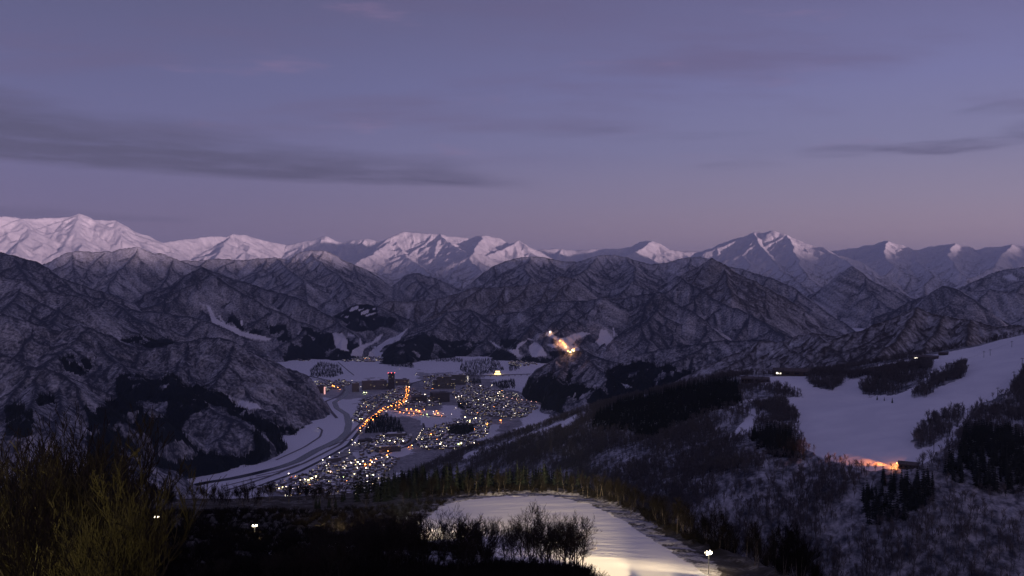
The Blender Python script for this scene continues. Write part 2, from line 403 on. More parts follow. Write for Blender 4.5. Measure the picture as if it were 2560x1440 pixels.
RUNS = [[(830, 832), (857, 832), (869, 850), (867, 870), (875, 880), (860, 876), (840, 870), (835, 852)], [(960, 834), (942, 842), (930, 855), (905, 862), (902, 845), (899, 846), (898, 866), (880, 875), (875, 889), (905, 891), (910, 872), (942, 855), (950, 848)], [(1020, 821), (1010, 827), (995, 838), (967, 849), (945, 865), (925, 879), (920, 891), (940, 893), (947, 880), (962, 865), (1000, 850), (1005, 840)], [(868, 832), (885, 838), (888, 843), (870, 840)]]
# second rank
mountain('mountain', 'wooded snowy mountain with dark streaked flanks below the rounded far-left summit',
    [D_([(90, 668), (123, 655), (161, 634), (188, 629), (235, 629), (289, 626), (319, 619), (348, 615), (373, 629), (403, 633), (433, 644), (464, 655), (494, 665), (530, 676), (600, 700)], (11500, 11000))],
    k=0.74, sp=330, spk=0.5, zb=200, depth=2600, mat=m_mid, seed=21)
mountain('mountain', 'low wooded ridge of rounded knolls under the middle of the skyline',
    [D_([(440, 654), (520, 648), (578, 646), (615, 652), (638, 645), (689, 643), (716, 649), (739, 633), (776, 624), (813, 626), (840, 638), (870, 656), (905, 668), (960, 705)], (13500, 12800))],
    [D_([(776, 625), (800, 655), (850, 690), (880, 730)], (13200, 11000)), D_([(689, 644), (720, 672), (760, 700)], (13300, 11300))],
    k=0.7, sp=400, spk=0.46, zb=200, depth=3200, mat=m_mid, seed=22)
mountain('mountain', 'wooded cone in front of the broad middle summit',
    [D_([(900, 770), (958, 732), (1015, 688), (1038, 681), (1100, 700), (1165, 732), (1230, 770)], (13000, 12600))],
    k=0.72, sp=380, spk=0.48, zb=200, depth=2600, mat=m_mid, seed=23)
mountain('mountain', 'broad wooded mountain with long even slopes between the middle summits and the pyramid peak',
    [D_([(1100, 752), (1129, 742), (1152, 728), (1186, 698), (1230, 668), (1270, 650), (1327, 639), (1364, 643), (1404, 652), (1441, 654), (1472, 646), (1499, 638), (1542, 637), (1566, 641), (1596, 654), (1623, 660), (1673, 656), (1704, 644), (1750, 640), (1800, 655)], (12000, 11500))],
    [D_([(1327, 641), (1310, 670), (1330, 700)], (11900, 10000)), D_([(1499, 640), (1470, 668), (1440, 690)], (11800, 10200)), D_([(1566, 643), (1590, 674), (1580, 705)], (11700, 10000))],
    k=0.72, sp=360, spk=0.48, zb=200, depth=3000, mat=m_mid, seed=24)
mountain('mountain', 'dark wooded pyramid below the right end of the skyline',
    [D_([(2010, 770), (2050, 735), (2100, 690), (2130, 664), (2170, 697), (2230, 730), (2285, 765), (2330, 790)], (12500, 11800))],
    k=0.74, sp=360, spk=0.5, zb=-20, depth=5200, mat=m_mid, seed=25)
mountain('mountain', 'hazy wooded shoulder with a bare snow patch at the right edge of the picture',
    [D_([(2380, 735), (2405, 715), (2473, 688), (2523, 671), (2560, 666), (2640, 650)], (12000, 11500))],
    k=0.7, sp=400, spk=0.45, zb=200, depth=2600, mat=m_mid, seed=26, snow=[[(2505, 690), (2530, 685), (2545, 700), (2520, 702)]])
mountain('mountain', 'dark even slope behind the right-hand ski hill, second from the right edge',
    [D_([(2330, 790), (2390, 750), (2422, 728), (2473, 722), (2560, 735), (2640, 745)], (10500, 10000))],
    k=0.66, sp=420, spk=0.44, zb=150, depth=2600, mat=m_mid, seed=27)
mountain('mountain', 'ribbed snowy ridge running left to right below the middle summits',
    [D_([(930, 772), (961, 755), (1020, 752), (1052, 749), (1085, 749), (1136, 735), (1186, 718), (1220, 718), (1280, 715), (1337, 708), (1374, 702), (1394, 688), (1435, 695), (1455, 718), (1490, 742)], (9500, 9000))],
    k=0.76, sp=230, spk=0.52, zb=120, depth=1900, mat=m_rib, seed=28)
mountain('mountain', 'dark long ridge sloping down to the right behind the cliffs under the pyramid peak',
    [D_([(1790, 660), (1835, 668), (1885, 683), (1935, 695), (1986, 722), (2036, 755), (2103, 802), (2150, 832)], (10800, 9800))],
    k=0.7, sp=330, spk=0.48, zb=-20, depth=3200, mat=m_mid, seed=29)
mountain('mountain', 'cliff-faced snowy mountain with vertical white gullies right of the middle',
    [D_([(1478, 747), (1505, 740), (1562, 747), (1623, 735), (1673, 715), (1707, 691), (1720, 678), (1760, 655), (1781, 643), (1811, 661), (1844, 681), (1888, 702), (1935, 728), (1996, 765), (2036, 802), (2103, 832), (2140, 850)], (9200, 8600))],
    [D_([(1888, 702), (1885, 745), (1860, 770)], (9000, 7900)), D_([(1811, 661), (1815, 700), (1830, 740)], (9000, 7900))],
    k=0.82, sp=220, spk=0.54, zb=120, depth=2000, mat=m_rib, seed=30, rough=1.3)
mountain('mountain', 'dark straight spur falling to the right in front of the cliff-faced mountain',
    [D_([(1690, 692), (1700, 693), (1750, 722), (1811, 759), (1878, 786), (1935, 826), (1975, 850)], (8300, 7000))],
    k=0.74, sp=240, spk=0.52, zb=60, depth=1500, mat=m_near, seed=31)
mountain('mountain', 'double-topped wooded mountain with dark gullies above the lit ski run',
    [D_([(1500, 765), (1522, 749), (1556, 745), (1606, 735), (1650, 728), (1683, 749), (1710, 769), (1727, 775), (1760, 796), (1801, 836), (1850, 866)], (7700, 6900))],
    [D_([(1650, 728), (1640, 775), (1600, 815)], (7600, 6700))],
    k=0.78, sp=240, spk=0.52, zb=40, depth=1500, mat=m_near, seed=32)
mountain('mountain', 'dark wooded pyramid with straight ridges left of the valley head',
    [D_([(330, 775), (349, 762), (420, 718), (470, 683), (507, 669), (538, 688), (588, 722), (655, 759), (722, 792), (800, 822), (860, 845)], (8600, 7000)), D_([(507, 670), (588, 700), (706, 732), (756, 749), (840, 802), (890, 840)], (9300, 7600))],
    [D_([(507, 669), (520, 730), (510, 775), (525, 800)], (8500, 7000))],
    k=0.70, sp=320, spk=0.46, zb=40, depth=2000, mat=m_near, seed=33,
    conifer=[[(560, 795), (580, 785), (600, 795), (615, 825), (700, 812), (760, 822), (860, 835), (900, 870), (900, 910), (700, 910), (740, 850), (690, 845), (620, 838), (590, 825)]],
    bare=[[(715, 815), (735, 800), (760, 830), (745, 848), (720, 838)]],
    snow=RUNS + [[(516, 763), (524, 765), (540, 795), (560, 808), (585, 815), (605, 828), (650, 838), (680, 846), (672, 852), (630, 848), (590, 836), (560, 818), (530, 806)], [(545, 788), (549, 787), (566, 811), (560, 812)], [(600, 800), (606, 803), (608, 815), (602, 815)]])
mountain('mountain', 'wooded hills with small white clearings at the head of the valley',
    [D_([(800, 800), (850, 785), (880, 764), (920, 760), (960, 768), (1000, 790), (1040, 806)], (8700, 8300))],
    k=0.6, sp=330, spk=0.42, zb=30, depth=1600, mat=m_near, seed=34, conifer=[[(800, 835), (880, 830), (900, 850), (905, 895), (800, 900), (760, 870)], [(820, 790), (850, 775), (870, 758), (950, 755), (960, 790), (1000, 800), (980, 820), (860, 835)]],
    snow=RUNS + [[(872, 778), (880, 768), (896, 765), (895, 772), (876, 780)], [(900, 782), (914, 774), (924, 773), (922, 782), (905, 788)], [(892, 774), (908, 771), (908, 774), (896, 777)], [(930, 770), (938, 769), (938, 774), (932, 776)], [(910, 789), (940, 780), (940, 784), (918, 791)], [(860, 793), (872, 788), (870, 795)]])

LEFT_CON = [[(300, 935), (340, 930), (370, 950), (400, 950), (430, 935), (465, 970), (520, 975), (560, 985), (640, 1045), (700, 1070), (762, 1078), (768, 1112), (690, 1135), (640, 1170), (600, 1185), (470, 1200), (380, 1160), (330, 1140), (250, 1080), (240, 1020), (290, 1000)],
             [(140, 900), (160, 892), (200, 888), (235, 905), (238, 922), (200, 935), (150, 930)], [(690, 1070), (760, 1065), (770, 1110), (680, 1130)]]
LEFT_BARE = [[(335, 1005), (375, 1003), (415, 1005), (418, 1040), (395, 1040), (375, 1055), (350, 1030)], [(455, 1085), (468, 1030), (520, 1018), (560, 1022), (600, 1045), (635, 1085), (640, 1120), (600, 1140), (520, 1130), (500, 1140)], [(400, 1110), (450, 1105), (490, 1140), (440, 1160), (400, 1140)]]
# third rank, left
mountain('mountain', 'dark wooded ridge entering from the left edge below the streaked mountain',
    [D_([(-50, 612), (0, 629), (34, 638), (84, 651), (118, 671), (145, 692), (175, 718), (195, 732), (235, 742), (279, 750), (313, 772), (346, 777), (403, 779), (464, 789), (524, 804), (554, 814), (618, 846)], (7800, 6400))],
    [D_([(34, 638), (60, 690), (100, 740)], (7700, 6600)), D_([(279, 750), (330, 790), (390, 815)], (7100, 6300))],
    k=0.66, sp=330, spk=0.44, zb=20, depth=1700, mat=m_near, seed=41)
mountain('mountain', 'dark hill at the left edge with a spur running down to the valley',
    [D_([(-40, 680), (0, 685), (34, 697), (67, 702), (100, 728), (161, 732), (200, 742), (235, 765), (300, 822), (336, 846), (370, 852), (440, 856)], (6200, 5300))],
    [D_([(67, 702), (40, 740), (0, 780)], (6100, 5400)), D_([(161, 732), (150, 780), (130, 810)], (5900, 5300))],
    k=0.62, sp=300, spk=0.44, zb=20, depth=1400, mat=m_near, seed=42, conifer=[[(300, 850), (340, 838), (440, 850), (430, 872), (360, 875), (310, 865)]])
mountain('mountain', 'round-shouldered wooded hill with ribbed flanks dropping to the river',
    [D_([(-40, 782), (0, 789), (27, 792), (67, 802), (111, 816), (151, 824), (188, 816), (228, 819), (269, 836), (319, 866), (363, 873), (413, 865), (437, 856), (480, 853), (524, 843), (551, 841), (578, 853), (615, 876), (655, 911), (699, 947), (739, 978), (790, 1020), (826, 1046)], (4700, 4150))],
    [D_([(215, 818), (265, 886), (336, 933), (420, 990), (480, 1020)], (4600, 3500)), D_([(551, 841), (560, 900), (600, 960), (640, 1010)], (4500, 3800)), D_([(437, 856), (450, 905), (420, 950)], (4600, 3900)),
     D_([(480, 1020), (530, 1020), (590, 1045), (640, 1085), (680, 1120)], (3600, 3150))],
    k=0.64, sp=210, spk=0.42, zb=0, depth=2000, mat=m_near, seed=43, carve=True, q=1.1, rough=1.7,
    conifer=LEFT_CON,
    bare=LEFT_BARE,
    snow=[[(568, 990), (600, 1000), (640, 1008), (655, 1022), (625, 1024), (590, 1016)], [(430, 1130), (465, 1132), (485, 1146), (460, 1156), (435, 1148)]])
mountain('mountain', 'low dark hillside in the left corner behind the near shrubs',
    [D_([(-60, 872), (0, 880), (50, 903), (84, 917), (151, 930), (190, 966), (215, 1020), (235, 1080), (250, 1140), (262, 1200)], (3300, 2600))],
    [D_([(84, 917), (90, 980), (60, 1050)], (3200, 2500)), D_([(151, 930), (150, 1020), (130, 1090)], (3100, 2400))],
    k=0.68, sp=230, spk=0.46, zb=0, depth=1500, pad=0.24, mat=m_near, seed=44, carve=True, q=1.1,
    bare=LEFT_BARE, conifer=LEFT_CON + [[(15, 1010), (80, 1018), (85, 1090), (40, 1095), (8, 1085)], [(215, 1010), (260, 1060), (300, 1140), (330, 1230), (200, 1230), (220, 1110)], [(80, 990), (130, 985), (150, 1010), (100, 1020)]])

# third rank, middle and right
mountain('mountain', 'wooded hill with white ski runs and a floodlit run above the far fields',
    [D_([(985, 850), (1018, 826), (1052, 808), (1085, 796), (1119, 779), (1152, 776), (1176, 772), (1199, 786), (1246, 786), (1287, 779), (1320, 776), (1337, 762), (1388, 752), (1438, 750), (1478, 749), (1509, 742), (1535, 765), (1572, 792), (1606, 812), (1650, 839), (1690, 856), (1730, 868)], (8000, 7000))],
    [D_([(1176, 772), (1210, 810), (1262, 850), (1300, 872)], (7700, 6750)), D_([(1246, 786), (1310, 810), (1345, 838), (1375, 862)], (7700, 6900)), D_([(1119, 779), (1085, 815), (1040, 850), (985, 885)], (7700, 6500)), D_([(1509, 742), (1500, 790), (1480, 830), (1450, 862)], (7500, 6700))],
    k=0.60, sp=240, spk=0.42, zb=0, depth=1400, mat=m_near, seed=51,
    conifer=[[(935, 890), (957, 860), (998, 846), (1052, 826), (1085, 838), (1100, 850), (1165, 850), (1200, 858), (1253, 874), (1280, 880), (1300, 892), (1380, 897), (1420, 890), (1420, 930), (935, 930)], [(1255, 848), (1290, 845), (1300, 868), (1260, 872)], [(1368, 872), (1410, 876), (1420, 892), (1370, 892)], [(1590, 858), (1640, 850), (1660, 880), (1600, 890)]],
    bare=[[(1165, 890), (1200, 855), (1215, 858), (1245, 878), (1190, 893)]],
    snow=RUNS + [[(1225, 852), (1232, 855), (1252, 868), (1250, 872), (1236, 864)], [(1270, 875), (1290, 872), (1295, 860), (1305, 854), (1318, 852), (1306, 862), (1296, 870), (1298, 885), (1312, 893), (1290, 891)], [(1323, 865), (1335, 855), (1345, 858), (1356, 868), (1368, 890), (1330, 893), (1323, 880)], [(1318, 845), (1338, 850), (1336, 853), (1318, 848)], [(1365, 860), (1385, 860), (1395, 868), (1380, 870)],
          [(1372, 828), (1378, 824), (1384, 838), (1398, 846), (1415, 844), (1432, 836), (1448, 832), (1452, 830), (1478, 832), (1462, 840), (1440, 850), (1430, 862), (1445, 868), (1448, 875), (1428, 882), (1410, 878), (1392, 862), (1392, 850), (1368, 840), (1362, 836)],
          [(1500, 826), (1507, 823), (1519, 838), (1532, 860), (1527, 883), (1518, 875), (1500, 865), (1488, 855), (1497, 845)], [(1506, 826), (1514, 822), (1534, 848), (1550, 870), (1570, 855), (1588, 876), (1570, 880), (1550, 886), (1535, 865)], [(1532, 820), (1535, 818), (1538, 840), (1534, 842)], [(1588, 816), (1598, 815), (1620, 836), (1612, 838)]])
mountain('mountain', 'round wooded hill with a dark conifer skirt right of the town',
    [D_([(1286, 968), (1314, 945), (1354, 915), (1388, 898), (1421, 884), (1455, 875), (1488, 889), (1530, 903), (1560, 908), (1589, 888), (1656, 870), (1710, 861), (1800, 854), (1880, 846), (1920, 850)], (4900, 4300))],
    [D_([(1455, 875), (1480, 910), (1520, 940)], (4800, 4200)), D_([(1421, 884), (1410, 920), (1380, 955)], (4800, 4300)), D_([(1656, 870), (1620, 910), (1600, 950)], (4700, 4100))],
    k=0.60, sp=240, spk=0.42, zb=0, depth=1600, mat=m_near, seed=52, carve=True, q=1.1,
    conifer=[[(1285, 965), (1320, 945), (1350, 950), (1370, 935), (1400, 950), (1420, 930), (1445, 960), (1480, 975), (1515, 970), (1510, 930), (1550, 915), (1620, 905), (1720, 930), (1760, 940), (1700, 1000), (1560, 990), (1480, 1010), (1420, 990), (1400, 1030), (1340, 1020), (1300, 1000)]],
    bare=[[(1455, 945), (1470, 936), (1500, 938), (1512, 958), (1490, 972), (1470, 965)]], snow=[[(1553, 958), (1570, 962), (1582, 968), (1565, 972)]])
mountain('mountain', 'brownish ridge with diagonal snow ribs standing behind the right-hand ski slope',
    [D_([(1670, 962), (1700, 947), (1767, 912), (1841, 882), (1902, 852), (1949, 853), (2002, 836), (2036, 831), (2086, 839), (2137, 831), (2197, 823), (2238, 802), (2265, 776), (2295, 764), (2322, 782), (2359, 786), (2422, 798), (2490, 815), (2560, 812), (2620, 800)], (4000, 3300))],
    [D_([(1949, 853), (1985, 880), (2030, 905)], (3700, 3300)), D_([(2036, 831), (2080, 870), (2110, 900)], (3650, 3200)), D_([(2137, 831), (2170, 865), (2190, 890)], (3600, 3200)), D_([(2295, 764), (2270, 810), (2240, 850), (2200, 880)], (3500, 3000)), D_([(2359, 786), (2330, 840), (2300, 880)], (3450, 3000)), D_([(2422, 798), (2420, 850), (2400, 880)], (3400, 2950))],
    k=0.78, sp=130, spk=0.52, zb=150, depth=900, mat=m_rib, seed=53, q=1.1, rough=1.3)
mountain('mountain', 'dark wooded slope behind the top of the right-hand ski run',
    [D_([(2230, 800), (2285, 762), (2322, 732), (2359, 715), (2385, 718), (2422, 742), (2466, 775), (2506, 816), (2540, 838), (2600, 850)], (8500, 7800))],
    k=0.72, sp=300, spk=0.5, zb=100, depth=1600, mat=m_near, seed=54)

# ------------------------------------------------------------------ unseen ridge added behind the viewer to shade all but the high snow
def sun_blocker_ridge():
    ca, sa = math.cos(R(SUN_AZ)), math.sin(R(SUN_AZ)); Lg, W_ = np.linspace(-9000, 27000, 90), np.linspace(-4200, 4200, 24); LL, WW = np.meshgrid(Lg, W_)
    X, Y = sa * (9000 + WW) - ca * LL, ca * (9000 + WW) + sa * LL
    Z = 1640 - np.abs(WW) * 0.44 + 90 * fbm(X / 1500, Y / 1500, 4)
    me = grid_mesh('mountain', X, Y, np.maximum(Z, -20), np.ones(X.shape, bool), m_near, {'streak': X * 0, 'crest': X * 0, 'conifer': X * 0, 'snow': X * 0})
    tag(link_mesh('mountain', me), 'unseen ridge added behind the viewpoint to block the low sun', kind='structure')
sun_blocker_ridge()
# ------------------------------------------------------------------ valley floor: one level sheet out to the horizon
def mat_valley():
    m, nt, b = new_mat('valley_snow')
    geo = nt.nodes.new('ShaderNodeNewGeometry'); pos = S(nt, geo.outputs['Position'])
    n = noise(nt, pos, 0.02, 5, 0.65); f = noise(nt, pos, 0.09, 4, 0.7)
    tr = (attr(nt, 'trodden') * 0.75 + (n - 0.5) * 0.7 * attr(nt, 'trodden') + (f - 0.5) * 0.9 * attr(nt, 'trodden')).clamp()
    tr = tr.max((f.step(0.62, 0.75) * n.step(0.5, 0.65)) * 0.35)
    nt.links.new(mixc(nt, tr, SNOW, (0.075, 0.068, 0.072)).k, b.inputs['Base Color']); b.inputs['Roughness'].default_value = 0.8; b.inputs['Specular IOR Level'].default_value = 0.15
    return m
def valley():
    A = np.linspace(-0.62, 0.62, 1100)
    rr = np.concatenate([np.linspace(300, 2300, 30), 660.0 * F / np.linspace(1330, 880, 520)[::1][np.linspace(1330, 880, 520) > 0] * 0 + 660 / np.tan(np.arctan(np.linspace(0.28, 0.088, 520))), np.geomspace(7600, 60000, 30)])
    rr = np.sort(rr); AA, RR = np.meshgrid(A, rr); X, Y = RR * np.sin(AA), RR * np.cos(AA)
    Z = 0.6 * fbm(X / 160, Y / 160, 3)
    px, py = project(X, Y, Z)
    jx, jy = px + 16 * fbm(X / 140, Y / 140, 4, 0.6), py + 8 * fbm(X / 140 + 9, Y / 140, 4, 0.6)
    T = np.zeros(X.shape)
    for p, v in TRODDEN: T[inside(jx, jy, p)] = v
    me = grid_mesh('valley_floor', X, Y, Z, np.ones(X.shape, bool), mat_valley(), {'trodden': T}, False)
    tag(link_mesh('valley_floor', me), 'flat snow-covered valley floor under the town', kind='structure')
TRODDEN = [([(900, 990), (1010, 960), (1180, 930), (1290, 980), (1350, 1000), (1300, 1060), (1240, 1120), (1130, 1170), (1000, 1180), (900, 1240), (680, 1250), (640, 1225), (780, 1180), (880, 1110), (930, 1050)], 0.95),
           ([(770, 960), (880, 950), (1000, 950), (1010, 985), (880, 1000), (800, 990)], 0.8), ([(1040, 930), (1170, 935), (1170, 985), (1060, 975)], 0.8),
           ([(960, 1025), (1150, 1025), (1160, 1040), (1080, 1050), (970, 1045)], 0.2), ([(1115, 1012), (1150, 1012), (1160, 1040), (1090, 1030)], 0.1),
           ([(1055, 1045), (1150, 1045), (1130, 1075), (1040, 1065)], 0.15), ([(880, 1130), (1000, 1115), (1050, 1125), (960, 1150), (890, 1150)], 0.15), ([(1160, 1070), (1250, 1055), (1230, 1110), (1180, 1120)], 0.25)]
valley()
# ------------------------------------------------------------------ near hills, laid as smooth sheets through measured places
class Sheet:
    """thin-plate surface through (photo x, photo y, metres) places"""
    def __init__(s, pts, lam=1e-3, extra=()):
        P = at(*np.asarray(pts, float).T)
        if len(extra): P = np.concatenate([P, np.asarray(extra, float)])
        s.c = P[:, :2].mean(0); s.sc = 500.0; s.p = (P[:, :2] - s.c) / s.sc; n = len(P)
        K = s.U(np.hypot(s.p[:, None, 0] - s.p[None, :, 0], s.p[:, None, 1] - s.p[None, :, 1])) + lam * np.eye(n)
        Q = np.concatenate([np.ones((n, 1)), s.p], 1); A = np.zeros((n + 3, n + 3)); A[:n, :n] = K; A[:n, n:] = Q; A[n:, :n] = Q.T
        s.w = np.linalg.solve(A, np.concatenate([P[:, 2], np.zeros(3)])); s.n = n
    def U(s, r): return r * r * np.log(r + 1e-9)
    def __call__(s, X, Y):
        x, y = (np.asarray(X) - s.c[0]) / s.sc, (np.asarray(Y) - s.c[1]) / s.sc
        z = s.w[s.n] + s.w[s.n + 1] * x + s.w[s.n + 2] * y
        for i in range(s.n): z = z + s.w[i] * s.U(np.hypot(x - s.p[i, 0], y - s.p[i, 1]))
        return z
HILL_PTS = [(2275, 1165, 1000), (2400, 1080, 1130), (2560, 925, 1420), (2560, 840, 1900), (2450, 868, 1860), (2350, 887, 1820), (2200, 912, 1760), (2070, 939, 1700), (1925, 944, 1650), (1850, 948, 1620),
            (2180, 1000, 1400), (2080, 1050, 1230), (2000, 1075, 1190), (1900, 1040, 1320), (2140, 1165, 1010), (2040, 1135, 1060), (2350, 1000, 1300),
            (1800, 1010, 1440), (1700, 1040, 1450), (1600, 1030, 1560), (1500, 1035, 1650), (1400, 1062, 1730), (1300, 1095, 1800), (1200, 1128, 1850), (1130, 1152, 1870),
            (1900, 1180, 1010), (1800, 1180, 1050), (1700, 1190, 1090), (1600, 1180, 1180), (1500, 1170, 1330), (1400, 1160, 1480), (1300, 1165, 1560), (1200, 1190, 1650),
            (2275, 1300, 925), (2100, 1300, 930), (1950, 1300, 945), (2450, 1300, 930), (2275, 1440, 872), (2100, 1440, 875), (2450, 1440, 880), (2600, 1440, 890), (1900, 1440, 880), (1700, 1330, 950), (1600, 1290, 1000),
            (2600, 1180, 1010), (2560, 1060, 1170), (2700, 1000, 1300)]
def hill():
    A = np.linspace(-0.14, 0.585, 1050); rr = np.concatenate([np.linspace(760, 1080, 260), np.linspace(1082, 2000, 260), np.linspace(2010, 2900, 60)])
    AA, RR = np.meshgrid(A, rr); X, Y = RR * np.sin(AA), RR * np.cos(AA)
    Z = HILL(X, Y)
    # beyond its crest the hill falls away again
    crest = np.interp(np.degrees(AA), [-6, -3.9, 0.5, 3, 5.7, 10, 14, 20, 26, 33], [1890, 1900, 1830, 1760, 1700, 1640, 1650, 1730, 1850, 1960])
    Zc = HILL(crest * np.sin(AA), crest * np.cos(AA)); over = RR - crest
    Z = np.where(over > 0, Zc - 0.02 * over - 0.55 * np.maximum(over - 40, 0), Z)
    px, py = project(X, Y, Z)
    jx, jy = px + 7 * fbm(X / 16, Y / 16, 3), py + 4 * fbm(X / 16 + 40, Y / 16, 3)
    s = inside(px + 2 * fbm(X / 10, Y / 10, 2), py, PISTE)
    for p in ISLANDS: s &= ~inside(jx, jy, p)
    for p in HILL_SNOW: s |= inside(jx, jy, p)
    s &= over < 25
    wood = ~s
    Z = Z + wood * (5.0 * fbm(X / 90, Y / 90, 3) + 1.6 * fbm(X / 14, Y / 14, 3)) * (np.clip(-over / 60, 0.25, 1)) + 1.1 * fbm(X / 130, Y / 130, 2) + s * 0.25 * fbm(X / 22, Y / 9, 3)
    con = np.zeros(X.shape)
    for p in HILL_CONIFER: con[inside(jx, jy - 26, p)] = 1
    me = grid_mesh('ski_hill', X, Y, Z, Z > -30, m_hill, {'streak': fbm(X / 30, Y / 30, 3) * 0.6, 'crest': X * 0, 'conifer': con * 0.46, 'snow': s * 1.0})  # floor under the cedars darkened: needle litter plus tree shade put into the colour
    tag(link_mesh('ski_hill', me), 'broad snowy ski hill on the right with wooded steep sides', kind='structure')
    GRIDS['hill'] = (X, Y, Z, con, s * 1.0, Z > -30)
PISTE = [(1843, 945), (1925, 943), (2070, 938), (2200, 911), (2350, 885), (2450, 866), (2500, 850), (2600, 825), (2600, 900), (2560, 925), (2530, 960), (2520, 985), (2480, 1005), (2440, 1015), (2425, 1045), (2400, 1080), (2380, 1110), (2340, 1130), (2320, 1160), (2290, 1175), (2240, 1177),
         (2180, 1180), (2140, 1170), (2100, 1158), (2060, 1148), (2030, 1133), (2005, 1118), (2000, 1088), (1985, 1072), (1930, 1052), (1870, 1035), (1815, 1022), (1850, 1000), (1980, 985), (1930, 960)]
ISLANDS = [[(2015, 945), (2045, 933), (2110, 937), (2108, 958), (2080, 975), (2045, 970), (2025, 960)], [(2110, 940), (2170, 930), (2290, 908), (2300, 914), (2180, 944), (2115, 948)], [(2148, 968), (2170, 952), (2240, 928), (2300, 910), (2330, 912), (2328, 935), (2285, 968), (2240, 988), (2175, 990), (2155, 982)],
           [(2275, 988), (2290, 965), (2340, 938), (2400, 914), (2416, 918), (2408, 942), (2350, 970), (2310, 995), (2282, 997)], [(1845, 1008), (1950, 1003), (1985, 1030), (1997, 1058), (1960, 1058), (1900, 1030)], [(1850, 995), (1890, 978), (1960, 975), (2010, 990), (1960, 994), (1900, 998)],
           [(2300, 1058), (2340, 1045), (2400, 1028), (2415, 1034), (2395, 1066), (2330, 1064)], [(2278, 1105), (2300, 1075), (2340, 1068), (2375, 1072), (2372, 1090), (2325, 1115), (2290, 1125)]]
HILL_SNOW = [[(1150, 1140), (1200, 1122), (1262, 1106), (1335, 1080), (1410, 1050), (1470, 1026), (1480, 1032), (1440, 1050), (1430, 1068), (1350, 1088), (1280, 1110), (1215, 1128), (1165, 1148)], [(1850, 1060), (1875, 1035), (1900, 1050), (1860, 1090), (1820, 1095)]]
HILL_CONIFER = [[(1475, 1045), (1500, 1010), (1560, 985), (1620, 970), (1700, 955), (1780, 935), (1842, 932), (1846, 985), (1790, 1010), (1700, 1040), (1640, 1065), (1600, 1075), (1580, 1050), (1520, 1050)],
                [(2395, 1100), (2420, 1065), (2470, 1055), (2560, 1080), (2600, 1190), (2500, 1200), (2400, 1190), (2360, 1175)], [(2150, 1215), (2190, 1190), (2320, 1185), (2330, 1235), (2270, 1275), (2160, 1285)], [(1870, 1075), (1930, 1060), (1985, 1080), (2000, 1120), (1930, 1110)]]
HILL = Sheet(HILL_PTS, 2e-3)
m_hill = mat_mountain('woods_floor_snow', 1e5, 400.0, 0.72, 0.10, bump=1.2)
hill()

FG_PTS = [(1250, 1240, 480), (1150, 1250, 470), (1090, 1275, 440), (1380, 1241, 470), (1480, 1262, 430), (1560, 1300, 372), (1650, 1360, 300), (1750, 1425, 240), (1300, 1330, 330), (1600, 1400, 240), (1400, 1440, 205), (1700, 1440, 215), (1200, 1330, 330), (1450, 1350, 305), (1000, 1330, 330),
          (800, 1330, 340), (600, 1290, 400), (400, 1290, 420), (200, 1290, 400), (0, 1290, 380), (900, 1280, 450), (750, 1262, 520), (500, 1265, 520), (300, 1270, 520), (100, 1280, 480),
          (1200, 1440, 200), (900, 1440, 190), (600, 1440, 150), (300, 1440, 130), (0, 1440, 120)]
FG_EXTRA = [(0, 0, 656.5), (30, 10, 656), (-30, 10, 656), (0, 60, 632), (-40, 70, 628), (60, 70, 625), (0, 110, 614)]
FG = Sheet(FG_PTS, 1e-3, FG_EXTRA)
def fg_edge(Adeg):
    return np.interp(Adeg, [-34, -26, -18, -12, -8, -5, -2, 0, 3, 5, 7.3, 9.6, 11.8, 15, 20, 34], [470, 540, 560, 560, 545, 500, 485, 490, 486, 462, 412, 340, 290, 250, 160, 100])
def fg_z(X, Y):
    A = np.arctan2(X, Y); RR = np.hypot(X, Y); e = fg_edge(np.degrees(A)); over = RR - e
    Ze = FG(e * np.sin(A), e * np.cos(A)); sl = np.interp(np.degrees(A), [-30, -12, 0, 6, 12, 20], [0.42, 0.40, 0.27, 0.5, 0.62, 0.62])
    return np.where(over > 0, Ze - sl * np.maximum(over - 18, 0) - 0.012 * np.minimum(over, 18) ** 2 * sl, FG(X, Y))
FG_SNOW = [(1085, 1280), (1110, 1262), (1180, 1248), (1250, 1240), (1380, 1240), (1480, 1262), (1560, 1302), (1650, 1362), (1750, 1425), (1800, 1460), (1480, 1460), (1250, 1395), (1040, 1350), (1050, 1310)]
